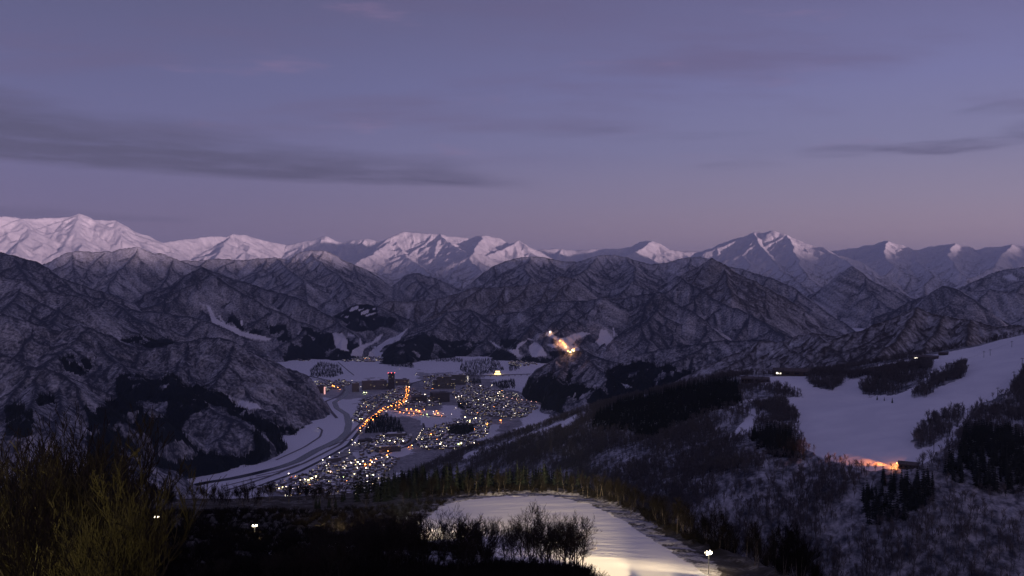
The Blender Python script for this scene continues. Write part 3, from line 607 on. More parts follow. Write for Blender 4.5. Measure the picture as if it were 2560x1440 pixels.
def foreground():
    A = np.linspace(-0.60, 0.60, 900); rr = np.concatenate([np.linspace(2, 110, 70), np.linspace(112, 640, 420), np.linspace(642, 1500, 80)])
    AA, RR = np.meshgrid(A, rr); X, Y = RR * np.sin(AA), RR * np.cos(AA)
    Z = fg_z(X, Y); px, py = project(X, Y, Z)
    s = inside(px + 5 * fbm(X / 9, Y / 9, 2), py + 3 * fbm(X / 7, Y / 7 + 3, 2), FG_SNOW) | inside(px + 9 * fbm(X / 9, Y / 9, 3), py + 5 * fbm(X / 7, Y / 7 + 3, 3), [(670, 1380), (770, 1372), (900, 1348), (905, 1362), (760, 1394), (680, 1394)])
    s &= (RR < fg_edge(np.degrees(AA)) + 6)
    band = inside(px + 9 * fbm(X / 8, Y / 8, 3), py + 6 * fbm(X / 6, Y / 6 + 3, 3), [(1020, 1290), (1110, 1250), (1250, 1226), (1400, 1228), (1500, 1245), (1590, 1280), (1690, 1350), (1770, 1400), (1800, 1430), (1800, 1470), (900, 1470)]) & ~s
    Z = Z + np.where(s, 0.12 * fbm(X / 18, Y / 12, 3, 0.5) + 0.03 * ridged(X / 22, Y / 5, 2), 0.9 * fbm(X / 16, Y / 16, 4, 0.55))
    # ruts pressed by the grooming machine along the run
    for cx0, cy0, rad in RUTS:
        d = np.hypot(X - cx0, Y - cy0) - rad; Z = Z - s * 0.10 * np.exp(-(d / 0.5) ** 2) + s * 0.07 * np.exp(-((np.abs(d) - 1.1) / 0.4) ** 2)
    me = grid_mesh('near_hill', X, Y, Z, Z > -20, m_fg, {'piste': s * 1.0, 'band': band * 1.0})
    tag(link_mesh('near_hill', me), 'dark near hillside with a lamplit snow run', kind='structure')
RUTS = []
p_ = at(1640, 1415, 228)
for k_ in range(5): RUTS.append((p_[0] - 34 - k_ * 1.0, p_[1] - 8, 42 + k_ * 4.2))
def mat_fg():
    m, nt, b = new_mat('near_snow_and_scrub')
    geo = nt.nodes.new('ShaderNodeNewGeometry'); pos = S(nt, geo.outputs['Position'])
    n = noise(nt, pos, 0.12, 5, 0.65); f = noise(nt, pos, 0.9, 4, 0.7)
    wood = mixc(nt, (n + (f - 0.5) * 0.6).step(0.28, 0.52), (0.16, 0.155, 0.15), (0.022, 0.018, 0.012))
    pis = mixc(nt, (f.step(0.60, 0.75)) * 0.10, (0.80, 0.80, 0.80), (0.60, 0.58, 0.55))
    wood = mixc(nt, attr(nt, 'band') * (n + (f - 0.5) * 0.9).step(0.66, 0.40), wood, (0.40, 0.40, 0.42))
    nt.links.new(mixc(nt, attr(nt, 'piste'), wood, pis).k, b.inputs['Base Color']); b.inputs['Roughness'].default_value = 0.75; b.inputs['Specular IOR Level'].default_value = 0.2
    bp = nt.nodes.new('ShaderNodeBump'); bp.inputs['Strength'].default_value = 0.12; bp.inputs['Distance'].default_value = 0.2
    nt.links.new((f + n).k, bp.inputs['Height']); nt.links.new(bp.outputs[0], b.inputs['Normal'])
    return m
m_fg = mat_fg()
foreground()
# ------------------------------------------------------------------ shape builder
class MB:
    def __init__(s): s.v, s.f, s.m = [], [], []
    def face(s, pts, mi=0):
        n = len(s.v); s.v += [tuple(p) for p in pts]; s.f.append(tuple(range(n, n + len(pts)))); s.m.append(mi)
    def box(s, c, d, mi=0, rz=0.0, top=None):
        ca, sa = math.cos(rz), math.sin(rz); n = len(s.v)
        for k in (-1, 1):
            for x, y in ((-1, -1), (1, -1), (1, 1), (-1, 1)):
                X, Y = x * d[0] / 2, y * d[1] / 2; s.v.append((c[0] + X * ca - Y * sa, c[1] + X * sa + Y * ca, c[2] + k * d[2] / 2))
        for q in ((0, 3, 2, 1), (4, 5, 6, 7), (0, 1, 5, 4), (1, 2, 6, 5), (2, 3, 7, 6), (3, 0, 4, 7)):
            s.f.append(tuple(n + i for i in q)); s.m.append(top if (top is not None and q[0] == 4) else mi)
    def tube(s, a, b, ra, rb, k=6, mi=0, cap=True):
        a, b = Vector(a), Vector(b); d = (b - a).normalized(); u = d.orthogonal().normalized(); w_ = d.cross(u); n = len(s.v)
        for p, r in ((a, ra), (b, rb)):
            for i in range(k):
                t = 2 * math.pi * i / k; s.v.append(tuple(p + u * (math.cos(t) * r) + w_ * (math.sin(t) * r)))
        for i in range(k):
            j = (i + 1) % k; s.f.append((n + i, n + j, n + k + j, n + k + i)); s.m.append(mi)
        if cap: s.f.append(tuple(n + k + i for i in range(k))); s.m.append(mi)
    def ball(s, c, r, mi=0, squash=1.0):
        n = len(s.v); P = [(0, 0, -1)]
        for z in (-0.5, 0.5):
            for i in range(6): t = i * math.pi / 3 + (0.5 if z > 0 else 0); P.append((math.cos(t) * 0.87, math.sin(t) * 0.87, z))
        P.append((0, 0, 1)); s.v += [(c[0] + x * r, c[1] + y * r, c[2] + z * r * squash) for x, y, z in P]
        for i in range(6):
            j = (i + 1) % 6
            for q in ((0, 1 + j, 1 + i), (1 + i, 1 + j, 7 + i), (1 + j, 7 + j, 7 + i), (13, 7 + i, 7 + j)): s.f.append(tuple(n + x for x in q)); s.m.append(mi)
    def mesh(s, name, mats, smooth=False):
        me = bpy.data.meshes.new(name); me.from_pydata(s.v, [], s.f)
        for m in mats: me.materials.append(m)
        me.polygons.foreach_set('material_index', s.m)
        if smooth: me.polygons.foreach_set('use_smooth', [True] * len(s.f))
        me.update(); return me
    def obj(s, name, mats, parent=None, loc=None, rz=0.0, smooth=False):
        o = link_mesh(name, s.mesh(name, mats, smooth), parent)
        if loc is not None: o.location = loc; o.rotation_euler = (0, 0, rz)
        return o
def empty(name, loc, rz=0.0):
    o = bpy.data.objects.new(name, None); COL.objects.link(o); o.location = loc; o.rotation_euler = (0, 0, rz); o.empty_display_size = 0.5
    return o
def strip(name, pts, width, z, mat, label, kind='structure', cat=None, step=14.0, curb=0.0):
    P = on_level(*np.asarray(pts, float)[:, :2].T, z)
    PP, t = resample(P, step)
    for _ in range(3): PP[1:-1] = (PP[:-2] + 2 * PP[1:-1] + PP[2:]) / 4
    d = np.gradient(PP[:, :2], axis=0); d /= np.hypot(d[:, 0], d[:, 1])[:, None] + 1e-9; nrm = np.stack([-d[:, 1], d[:, 0]], -1)
    w_ = np.interp(t, np.linspace(0, t[-1], len(pts)), [p[2] if len(p) > 2 else width for p in pts])[:, None]
    L, Rr = PP.copy(), PP.copy(); L[:, :2] += nrm * w_ / 2; Rr[:, :2] -= nrm * w_ / 2
    n = len(PP); V = np.concatenate([L, Rr]); i = np.arange(n - 1); q = np.stack([i, i + n, i + n + 1, i + 1], -1)
    o = link_mesh(name, mesh_arrays(name, V, q, [mat])); tag(o, label, cat, kind=kind)
    return PP, d
# ------------------------------------------------------------------ river and roads
m_water = plain('river_water', (0.012, 0.014, 0.022), 0.25, spec=0.4)
m_road = plain('wet_asphalt', (0.050, 0.048, 0.052), 0.7, 0.3, 0.05)
m_lane = plain('cleared_lane', (0.16, 0.15, 0.16), 0.8, 0.3, 0.05)
m_bank = plain('river_bank_scrub', (0.10, 0.09, 0.09), 0.9, 0.5, 0.05)
strip('river', [(470, 1217, 34), (510, 1207, 34), (575, 1197, 34), (640, 1183, 36), (700, 1168, 36), (745, 1152, 34), (790, 1126, 30), (825, 1110, 30), (852, 1096, 28), (868, 1080, 26), (872, 1060, 26), (866, 1035, 26), (842, 1020, 26), (836, 1005, 26), (862, 990, 26), (868, 973, 26), (845, 958, 26), (800, 946, 26), (770, 940, 26)], 30, 0.75, m_water, 'dark river winding along the foot of the left hills')
road_main, _ = strip('road', [(600, 1232), (680, 1203), (745, 1180), (800, 1153), (870, 1113), (892, 1086), (906, 1068), (920, 1050), (945, 1034), (965, 1021), (990, 1011), (1012, 1003), (1019, 985), (1019, 968), (1032, 957), (1090, 944), (1150, 935)], 15, 0.90, m_road, 'main road through the town with orange lamps')
strip('road', [(985, 1014), (998, 1027), (1020, 1031), (1045, 1033), (1080, 1040), (1115, 1042)], 16, 0.95, m_road, 'orange lit side street in the middle of the town')
strip('road', [(860, 1180), (900, 1160), (960, 1136), (1020, 1114), (1060, 1096), (1120, 1076), (1150, 1062), (1180, 1053), (1240, 1046), (1310, 1036)], 11, 0.92, m_road, 'town street crossing the houses towards the right-hand hill')
strip('road', [(1030, 1112), (1040, 1099), (1061, 1071), (1058, 1058)], 9, 0.98, m_road, 'short street with a row of white lamps')
strip('railway', [(560, 1228), (660, 1196), (760, 1158), (850, 1112), (900, 1060), (960, 1005), (1080, 985), (1200, 975)], 12, 0.86, m_lane, 'railway strip along the river')
strip('road', [(690, 1150), (760, 1118), (800, 1092), (806, 1075), (795, 1068)], 8, 0.80, m_lane, 'narrow lane on the far river bank')
strip('road', [(745, 943), (800, 949), (850, 961), (862, 975), (848, 990), (812, 1004), (825, 1025), (842, 1045)], 14, 1.0, m_lane, 'curving expressway left of the tower block')
# bank walls and hedges: long narrow dark strips in the fields
for k_, pts in enumerate([[(640, 1190), (700, 1178), (750, 1160)], [(560, 1215), (640, 1195), (700, 1184)], [(820, 1118), (850, 1105), (880, 1098)], [(1170, 941), (1250, 939), (1330, 934)], [(845, 905), (872, 928), (885, 938)], [(880, 1010), (940, 1000), (1000, 990)], [(1070, 990), (1130, 985), (1180, 988)], [(790, 1165), (840, 1150), (880, 1135)]]):
    strip('path', pts, 7, 0.84, m_bank, ('dark scrub-lined path by the river', 'dark path between the river and the railway', 'scrub-lined path at the river bend', 'dark field path below the far woods', 'straight dark path across the far snowfield', 'dark ditch path near the tower block', 'dark path behind the middle of the town', 'scrub-lined path by the main road')[k_])

# ------------------------------------------------------------------ ground lookup for things that stand on the hills
def on_ground(key, px, py, tol=4.0):
    X, Y, Z = GRIDS[key][:3]; qx, qy = project(X, Y, Z); d = np.hypot(qx - px, qy - py); d = np.where(Y > 0, d, 1e9)
    cand = d < max(tol, d.min() * 1.5)
    r = np.where(cand, np.hypot(X, Y), 1e9); i = np.unravel_index(np.argmin(np.where(cand, d + 0.004 * (r - r.min()), 1e9)), d.shape)
    return np.array([X[i], Y[i], Z[i]])
KEYS = list(GRIDS)

# ------------------------------------------------------------------ houses
m_wall = [plain('house_wall_' + n_, c, 0.85, 0.25, 0.3) for n_, c in (('brown', (0.13, 0.10, 0.085)), ('grey', (0.17, 0.165, 0.165)), ('cream', (0.28, 0.25, 0.21)), ('slate', (0.09, 0.09, 0.10)))]
m_roofsnow = plain('roof_snow', (0.72, 0.74, 0.78), 0.8, 0.08, 0.2)
m_rooftile = plain('bare_roof', (0.10, 0.085, 0.085), 0.7, 0.3, 0.5)
m_glass = plain('dark_glass', (0.02, 0.02, 0.03), 0.15)
m_litw = [glow('lit_window_' + n_, c, s_) for n_, c, s_ in (('warm', (1.0, 0.72, 0.36), 2.6), ('white', (1.0, 0.90, 0.72), 3.2))]
def house_mesh(seed):
    r = random.Random(seed); b = MB(); L, W, H = r.uniform(9, 15), r.uniform(7, 10), r.uniform(5.5, 9); rise = r.uniform(1.4, 2.8)
    b.box((0, 0, H / 2), (L, W, H), 0)
    o = 0.6; roof = 1
    for s_ in (-1, 1):
        b.face([(-L / 2 - o, s_ * (W / 2 + o), H - 0.1), (L / 2 + o, s_ * (W / 2 + o), H - 0.1), (L / 2 + o, 0, H + rise), (-L / 2 - o, 0, H + rise)][::-s_], roof)
        b.face([(s_ * (L / 2 + 0.01), -W / 2, H), (s_ * (L / 2 + 0.01), W / 2, H), (s_ * (L / 2 + 0.01), 0, H + rise - 0.3)][::s_], 0)
        b.face([(-L / 2 - o, s_ * (W / 2 + o), H + 0.35), (L / 2 + o, s_ * (W / 2 + o), H + 0.35), (L / 2 + o, s_ * (W / 2 + o), H - 0.1), (-L / 2 - o, s_ * (W / 2 + o), H - 0.1)], roof)
    if r.random() < 0.5: b.box((L * 0.3, W / 2 + 1.5, H * 0.28), (L * 0.4, 3.4, H * 0.56), 0, top=roof)
    lit = r.random() < 0.42
    for s_ in (-1, 1):
        for fl in range(2 if H > 6.5 else 1):
            for k in range(3):
                x = -L * 0.33 + k * L * 0.33; z = 1.6 + fl * 2.9; y = s_ * (W / 2 + 0.04)
                mi = 2 if (lit and r.random() < 0.28) else 3
                b.face([(x - 0.7, y, z), (x + 0.7, y, z), (x + 0.7, y, z + 1.2), (x - 0.7, y, z + 1.2)][::-s_], mi)
    return b.mesh('house', [m_wall[seed % 4], m_rooftile if seed % 5 == 3 else m_roofsnow, m_litw[seed % 2], m_glass])
HOUSES = [house_mesh(k) for k in range(14)]
TOWN = [[(905, 1000), (1010, 965), (1060, 985), (1110, 1010), (1060, 1020), (960, 1010), (920, 1040), (900, 1060), (880, 1050)], [(1125, 985), (1180, 960), (1290, 985), (1345, 1020), (1310, 1045), (1230, 1045), (1170, 1040), (1150, 1010)], [(1090, 1065), (1150, 1050), (1230, 1050), (1215, 1090), (1180, 1100), (1215, 1115), (1140, 1125), (1060, 1125), (1040, 1110), (1060, 1085)],
        [(900, 1110), (960, 1085), (1030, 1090), (1020, 1110), (960, 1130), (900, 1140)], [(870, 1150), (960, 1140), (1000, 1150), (950, 1200), (900, 1240), (800, 1245), (690, 1240), (700, 1215), (790, 1185)], [(640, 1225), (740, 1195), (780, 1175), (800, 1165), (830, 1160), (800, 1200), (700, 1235)], [(1060, 940), (1165, 935), (1180, 955), (1060, 975)], [(770, 955), (860, 950), (880, 960), (800, 985)], [(845, 893), (950, 893), (962, 905), (860, 905)], [(730, 880), (790, 885), (770, 905), (735, 900)], [(1270, 905), (1345, 900), (1345, 912), (1280, 918)]]
CLEAR = [[(912, 1085), (925, 1045), (960, 1030), (1000, 1050), (1015, 1090), (960, 1080)], [(1118, 1086), (1120, 1066), (1185, 1066), (1190, 1086), (1150, 1092)]]
def scatter_town(n, rng):
    out = []; cell = {}
    tries = 0
    while len(out) < n and tries < n * 300:
        tries += 1
        p = TOWN[rng.choice(len(TOWN), p=TOWN_P)]; xs, ys = [q[0] for q in p], [q[1] for q in p]
        px, py = rng.uniform(min(xs), max(xs)), rng.uniform(min(ys), max(ys))
        if not inside(px, py, p) or any(inside(px, py, c) for c in CLEAR): continue
        P = on_level(px, py); d = np.hypot(road_main[:, 0] - P[0], road_main[:, 1] - P[1]).min()
        if d < 16: continue
        key = (int(P[0] // 12), int(P[1] // 12))
        if any((key[0] + i, key[1] + j) in cell for i in (-1, 0, 1) for j in (-1, 0, 1) if abs(i) + abs(j) < 2): continue
        cell[key] = 1; out.append((px, py, P))
    return out
_a = np.array([abs(sum(p[i][0] * p[(i + 1) % len(p)][1] - p[(i + 1) % len(p)][0] * p[i][1] for i in range(len(p)))) for p in TOWN]); TOWN_P = _a ** 0.9 / (_a ** 0.9).sum()
_h = scatter_town(2300, RNG); _h.sort(key=lambda t: -t[1])
def house_place(px, py):
    if px < 800 and py > 1170: return 'between the railway and the near slope'
    if py > 1140: return 'in the dense rows nearest the dark cedars'
    if py > 1085: return 'in the rows around the lit crossroads'
    return 'in the rows below the right-hand hill' if px > 1130 else 'beside the orange lit main road'
HL = ['small brown house with snow on its roof ', 'grey house with snow on its roof ', 'cream house with snow on its roof ', 'dark house with a snowy roof ']
for px, py, P in _h[:298]:
    k_ = int(RNG.integers(len(HOUSES))); o = link_mesh('house', HOUSES[k_]); o.location = (P[0], P[1], 0.3)
    o.rotation_euler = (0, 0, 0.5 + (math.pi / 2) * RNG.integers(2) + RNG.normal(0, 0.15)); w_ = house_place(px, py)
    bare_ = k_ % 5 == 3
    tag(o, ('house with a dark bare roof ' if bare_ else HL[k_ % 4]) + w_, 'house', ('dark-roofed ' if bare_ else ('brown ', 'grey ', 'cream ', 'dark ')[k_ % 4]) + 'houses ' + w_)
def merge_copies(name, metas, places, mats_of):
    """many far copies joined into one mass"""
    V, Fc, M, mats = [], [], [], []; base = 0
    for me, P, rz, sc in places:
        n = len(me.vertices); co = np.empty(n * 3, np.float32); me.vertices.foreach_get('co', co); co = co.reshape(-1, 3) * sc
        c, s_ = math.cos(rz), math.sin(rz); q = np.stack([co[:, 0] * c - co[:, 1] * s_ + P[0], co[:, 0] * s_ + co[:, 1] * c + P[1], co[:, 2] + P[2]], -1); V.append(q)
        idx = []
        for m in me.materials:
            if m not in mats: mats.append(m)
            idx.append(mats.index(m))
        for p in me.polygons: Fc.append(tuple(base + v for v in p.vertices)); M.append(idx[p.material_index])
        base += n
    out = bpy.data.meshes.new(name); out.from_pydata(np.concatenate(V).tolist(), [], Fc)
    for m in mats: out.materials.append(m)
    out.polygons.foreach_set('material_index', M); out.update(); return out
pl = [(HOUSES[int(RNG.integers(len(HOUSES)))], (P[0], P[1], 0.3), 0.5 + (math.pi / 2) * RNG.integers(2) + RNG.normal(0, 0.15), 1.0) for px, py, P in _h[298:]]
tag(link_mesh('far_houses', merge_copies('far_houses', HOUSES, pl, None)), 'crowded small houses of the farther part of the town', kind='stuff')

# ------------------------------------------------------------------ larger buildings
def mat_facade(name, wall, lit=0.06, sx_=3.2, sz_=3.0):
    m, nt, b = new_mat(name); tc = nt.nodes.new('ShaderNodeTexCoord'); sep = nt.nodes.new('ShaderNodeSeparateXYZ'); nt.links.new(tc.outputs['Object'], sep.inputs[0])
    x, y, z = (S(nt, sep.outputs[i]) for i in range(3)); u = (x + y) / sx_; v = z / sz_
    fu, fv = u - u._m('FLOOR'), v - v._m('FLOOR')
    win = fu.step(0.18, 0.22) * fu.step(0.82, 0.78) * fv.step(0.30, 0.34) * fv.step(0.82, 0.78)
    wn = nt.nodes.new('ShaderNodeTexWhiteNoise'); nt.links.new(combine(nt, u._m('FLOOR'), v._m('FLOOR'), 1.0).k, wn.inputs[0]); on = S(nt, wn.outputs[0]).step(1 - lit, 1 - lit + 0.001)
    nt.links.new(mixc(nt, win, wall, (0.03, 0.03, 0.04)).k, b.inputs['Base Color'])
    b.inputs['Emission Color'].default_value = (1.0, 0.78, 0.45, 1); nt.links.new((win * on * 1.6).k, b.inputs['Emission Strength']); b.inputs['Roughness'].default_value = 0.7
    return m
m_fac = {'dark': mat_facade('facade_dark', (0.055, 0.05, 0.055), 0.006), 'grey': mat_facade('facade_grey', (0.17, 0.155, 0.16), 0.012), 'tan': mat_facade('facade_tan', (0.20, 0.17, 0.15), 0.014), 'olive': mat_facade('facade_olive', (0.11, 0.11, 0.10), 0.014)}
m_redlamp = glow('aviation_lamp', (1.0, 0.10, 0.12), 14.0)
def block(name, label, px0, px1, ytop, ybase, depth_m, fac, rz=0.0, cat='building', wings=0, stairs=True, red=0, steps=None):
    """upright block: its foot at photo row ybase"""
    P = on_level((px0 + px1) / 2, ybase); Dm = math.hypot(P[0], P[1]); W = (px1 - px0) / F * Dm; H = (ybase - ytop) / F * Dm
    o = empty(name, (P[0], P[1] + depth_m / 2, 0.2), -math.atan2(P[0], P[1]) + rz)
    b = MB(); b.box((0, 0, H / 2), (W, depth_m, H), 0)
    if wings:
        for s_ in (-1, 1): b.box((s_ * (W / 2 + wings / 2), 0.8, H * 0.36), (wings, depth_m * 0.8, H * 0.72), 0)
    b.obj('wall', [m_fac[fac]], o)
    t = MB(); t.box((0, 0, H + 0.45), (W + 0.8, depth_m + 0.8, 0.9), 0)
    if wings:
        for s_ in (-1, 1): t.box((s_ * (W / 2 + wings / 2), 0.8, H * 0.72 + 0.35), (wings + 0.4, depth_m * 0.8 + 0.4, 0.7), 0)
    rf = t.obj('roof', [m_roofsnow if fac != 'dark' else m_rooftile], o)
    h = MB(); h.box((W * 0.18, 0, H + 2.6), (W * 0.28, depth_m * 0.5, 3.4), 0); h.obj('stair_tower', [m_fac['dark']], rf)
    for k in range(red):
        r_ = MB(); x = -W / 2 + W * k / max(1, red - 1); r_.tube((x, -depth_m / 2 + 1, H + 0.9), (x, -depth_m / 2 + 1, H + 3.0), 0.3, 0.3, 5, 0); r_.ball((x, -depth_m / 2 + 1, H + 3.6), 1.5, 1); r_.obj('beacon', [m_wall[3], m_redlamp], rf)
    tag(o, label, cat); return o
block('tower_block', 'tall dark tower block with red beacons on its roof', 970, 986, 934, 975, 24, 'dark', red=3)
block('apartment_building', 'wide tan apartment block left of the tall dark tower', 905, 928, 952, 975, 22, 'tan', 0.3)
block('apartment_building', 'stepped grey apartment block touching the tall dark tower on its left', 930, 966, 951, 974, 26, 'grey', wings=14)
block('apartment_building', 'low grey apartment block right of the tall dark tower', 988, 1022, 948, 964, 22, 'grey', -0.2)
block('apartment_building', 'tan block in front of the apartments, nearest the curving expressway', 880, 896, 958, 980, 20, 'tan', 0.2)
block('apartment_building', 'wide olive apartment block with wings near the white chimney strip', 1092, 1128, 941, 972, 24, 'olive', wings=22)
block('apartment_building', 'long olive block behind the winged apartment block', 1128, 1164, 937, 962, 26, 'olive', -0.15)
block('department_store', 'big windowless dark block in the middle of the town', 1077, 1120, 983, 1006, 60, 'dark', 0.25)
block('station_hall', 'long dark hall with a flat roof beside the orange road', 1028, 1064, 992, 1008, 60, 'dark', 0.1)
block('school', 'long olive school building between the grove and the cedars', 940, 1000, 1116, 1130, 20, 'olive', 0.12, wings=0)
block('school_gym', 'low grey hall behind the long olive school', 968, 1012, 1084, 1096, 30, 'grey', 0.05)
block('warehouse', 'low dark warehouse under the cone-shaped grove, near the bend of the main road', 895, 928, 1100, 1110, 25, 'dark', 0.4)
block('hotel', 'dark hotel with a pink lit stairwell beside the curving expressway', 783, 812, 966, 984, 24, 'dark', 0.1)
block('warehouse', 'low grey warehouse by the main road beside the far river bank', 815, 850, 1146, 1156, 20, 'grey', 0.5)
# lit strips
def lit_strip(name, label, px, ytop, ybase, w_px, col, st):
    P = on_level(px, ybase); Dm = math.hypot(P[0], P[1]); H = (ybase - ytop) / F * Dm; W = w_px / F * Dm; b = MB()
    b.box((0, 0, H / 2), (W, W, H), 0); b.box((0, 0, H + 0.4), (W + 0.6, W + 0.6, 0.8), 1)
    tag(b.obj(name, [glow(name + '_light', col, st), m_wall[3]], None, (P[0], P[1] - 3, 0.2)), label, 'tower')
lit_strip('stair_tower', 'pink lit stair tower at the end of the dark hotel', 812, 967, 985, 3.0, (1.0, 0.50, 0.45), 1.0)
lit_strip('chimney', 'pale lit chimney at the end of the long olive block', 1170, 940, 954, 2.2, (1.0, 0.95, 0.8), 0.45)
# the two-tiered lit bath house
def bath_house():
    P = on_level(1244, 936); o = empty('bath_house', (P[0], P[1], 0.2), -math.atan2(P[0], P[1])); m = glow('bath_light', (1.0, 0.66, 0.26), 3.6)
    b = MB(); b.box((0, 0, 5), (38, 24, 10), 0); b.obj('lower_storey', [m], o)
    r = MB(); r.box((0, 0, 11.4), (44, 30, 2.8), 0); r.obj('roof', [m_wall[0]], o)
    b = MB(); b.box((0, 2, 18), (28, 18, 10), 0); b.obj('upper_storey', [m], o)
    r = MB(); r.box((0, 2, 24.4), (32, 22, 2.6), 0); r.obj('roof', [m_roofsnow], o)
    tag(o, 'brightly lit two-tiered building alone at the edge of the far snowfield', 'building')
bath_house()
# viaducts
def viaduct(label, a, b_, z, w_, mat, rail=None, col=(0.16, 0.15, 0.15)):
    A_, B_ = on_level(*a), on_level(*b_); d = B_ - A_; L = math.hypot(d[0], d[1]); rz = math.atan2(d[1], d[0]); o = empty('viaduct', (A_[0], A_[1], 0), rz)
    m = MB(); m.box((L / 2, 0, z), (L, w_, 1.6), 0); m.obj('deck', [mat], o)
    m = MB()
    for s_ in (-1, 1): m.box((L / 2, s_ * (w_ / 2 - 0.2), z + 1.7), (L, 0.35, 1.8), 0)
    m.obj('parapet', [rail or mat], o)
    for k in range(int(L // 40) + 1):
        p = MB(); p.box((20 + k * 40 if 20 + k * 40 < L else L - 2, 0, (z - 0.8) / 2), (2.4, w_ * 0.5, z - 0.8), 0); p.obj('pier', [mat], o)
    tag(o, label, 'viaduct'); return o
m_conc = plain('concrete', (0.24, 0.22, 0.22), 0.85, 0.2, 0.1)
viaduct('long viaduct with pink lit lane running into the right-hand hill', (1252, 996), (1352, 1012), 7.0, 13, m_conc)
viaduct('thin dark railway viaduct across the far snowfield', (1172, 944), (1325, 939), 9.0, 11, m_wall[3])

# ------------------------------------------------------------------ lamps of the town
LC = {'W': ((1.0, 0.84, 0.62), 'white'), 'Y': ((1.0, 0.84, 0.42), 'yellow'), 'O': ((1.0, 0.30, 0.055), 'orange'), 'P': ((1.0, 0.52, 0.40), 'pink'), 'G': ((0.80, 1.0, 0.42), 'greenish'), 'R': ((1.0, 0.12, 0.08), 'red')}
LMAT = {k: glow(v[1] + '_lamp', v[0], 52.0 if k == 'O' else 26.0) for k, v in LC.items()}
m_pole = plain('galvanised_pole', (0.20, 0.20, 0.21), 0.5, metal=0.6)
LAMPS = """743,873Y1 867,897W2 913,897O1 924,897O1 935,899W1 962,913W1 999,922W1 1041,935W1 880,951W1 780,966W2 832,964O3 836,966O3 845,969O2 850,974O1 901,966W1 911,981G3 916,981Y2 952,958W1 958,958W1 991,959W1 1023,967W2 1019,972O1 1016,978O1 1019,988O2 1016,1003W3 998,1003O1 1002,1001O1 991,1006O1 984,1009O1 972,1003W1
1004,1010O2 1009,1006O2 997,1012O2 990,1014O2 977,1014O2 970,1018O2 963,1017O1 958,1021O2 950,1026O2 946,1029O2 998,1019O1 988,1024O2 966,1028W1 1016,1022O3 1028,1023O3 1041,1025O3 1048,1027O3 1061,1024O2 1000,1030O2 1010,1032O2 1022,1033O2 1034,1034O2 1052,1036O1 916,1017O1 937,1013O1 933,1049O3 942,1041O2 938,1036O1 918,1051O3 926,1046O2 900,1047Y2 906,1047Y2 1062,986W3 1073,1001W2 1050,1005W1 1068,1036G2 1059,1038G1
1084,955W2 1124,954W1 1125,964W2 1162,972W3 1190,963W1 1183,965W1 1201,964W3 1230,963W2 1249,980W2 1245,983W2 1246,989W1 1139,993W2 1146,991W2 1154,990W2 1196,999W2 1217,997W2 1225,994W1 1228,998W1 1236,1000W1 1248,998W1 1085,997O2 1152,1009Y1 1166,1010Y1 1209,1012W2 1140,1020W1 1083,1029W2 1092,1027O2 1094,1033O3 1088,1036O2 1104,1040O1 1108,1034W1 1129,1036W1 1173,1033W1 1163,1043Y3 1190,1045Y3 1183,1047Y1 1174,1051Y2 1175,1055Y2 1168,1052Y1 1145,1056W1 1264,1015W2 1270,1014W1 1258,1019W1 1234,1017O1 1307,1029O2 1252,1051O2 1201,1046W1 1219,1058O1
795,1072W1 921,1069W1 901,1077Y2 881,1100W1 887,1107W2 881,1112W1 897,1109W1 873,1125W1 873,1132Y1 848,1132W1 823,1143W2 808,1150W2 867,1146W1 960,1090W2 975,1102Y2 988,1104W2 1008,1102W3 945,1106W1 1059,1072W1 1055,1076W1 1052,1081W1 1050,1085W1 1048,1089W1 1045,1093W1 1041,1098W1 1028,1114O2 1032,1114W1 1021,1118O1 971,1128O2 968,1138O2 968,1142W2 954,1144W1 940,1147P2 895,1155Y3 907,1153W2 900,1160Y3 914,1161O3 925,1161O3 931,1155P3 879,1157W2 926,1151O2 893,1170W2 914,1170W2 960,1163W2 816,1164W1 822,1160W1 826,1179P2 821,1178W1 790,1191Y3 780,1196Y4 764,1200Y3 772,1200Y3 887,1185Y2 917,1189W2 933,1187W2 947,1195W1 858,1193G1 917,1204W1 915,1211Y2 895,1222Y2 970,1188W1 844,1225W1 745,1218W1
1078,1086O3 1117,1070Y1 1121,1075W1 1206,1065W1 1213,1072W1 1214,1078W1 1218,1084W1 1200,1090W1 1101,1110W3 1109,1114W1 1147,1110G3 1153,1108Y3 1185,1107W2 1067,1117W2 1117,1115W1 1218,1061O2 1251,1051O2 1187,1072O1 722,1184W2 728,1193R3 739,1191O1 708,1218Y3 698,1221Y2 716,1217W1 758,884Y1 938,955W1 1258,995P1 1268,997P1 1280,999P1 1292,1001P1 1304,1003P1 1316,1005P1 1328,1007P1 1340,1009P1"""
import re
def lamp_mesh(c, size):
    r = {1: 0.85, 2: 1.45, 3: 2.3, 4: 3.0}[size]; H = 8.5; b = MB(); b.tube((0, 0, 0), (0, 0, H), 0.14, 0.09, 5, 0); b.tube((0, 0, H), (0, -1.6, H + 0.5), 0.09, 0.07, 5, 0); b.ball((0, -1.6, H + 0.2 - r * 0.3), r, 1, 0.6); b.box((0, -1.6, H + 0.3 + r * 0.35), (r * 1.6, r * 1.6, 0.25), 0)
    return b.mesh('street_lamp', [m_pole, LMAT[c]])
LM = {}
def lamp_place(px, py):
    if px > 1250 and 990 < py < 1015: return 'along the viaduct into the right-hand hill'
    if py < 950: return 'at the edge of the far snowfields'
    if py > 1140: return 'among the houses nearest the dark cedars'
    if px < 900: return 'beside the river and the curving expressway'
    if 935 < px < 1065 and py < 1052: return 'along the main road in the middle of the town'
    if 1030 < px < 1062 and 1065 < py < 1100: return 'in the straight row on the short street'
    return 'among the houses under the right-hand hill' if px > 1120 else 'around the crossroads in the near half of the town'
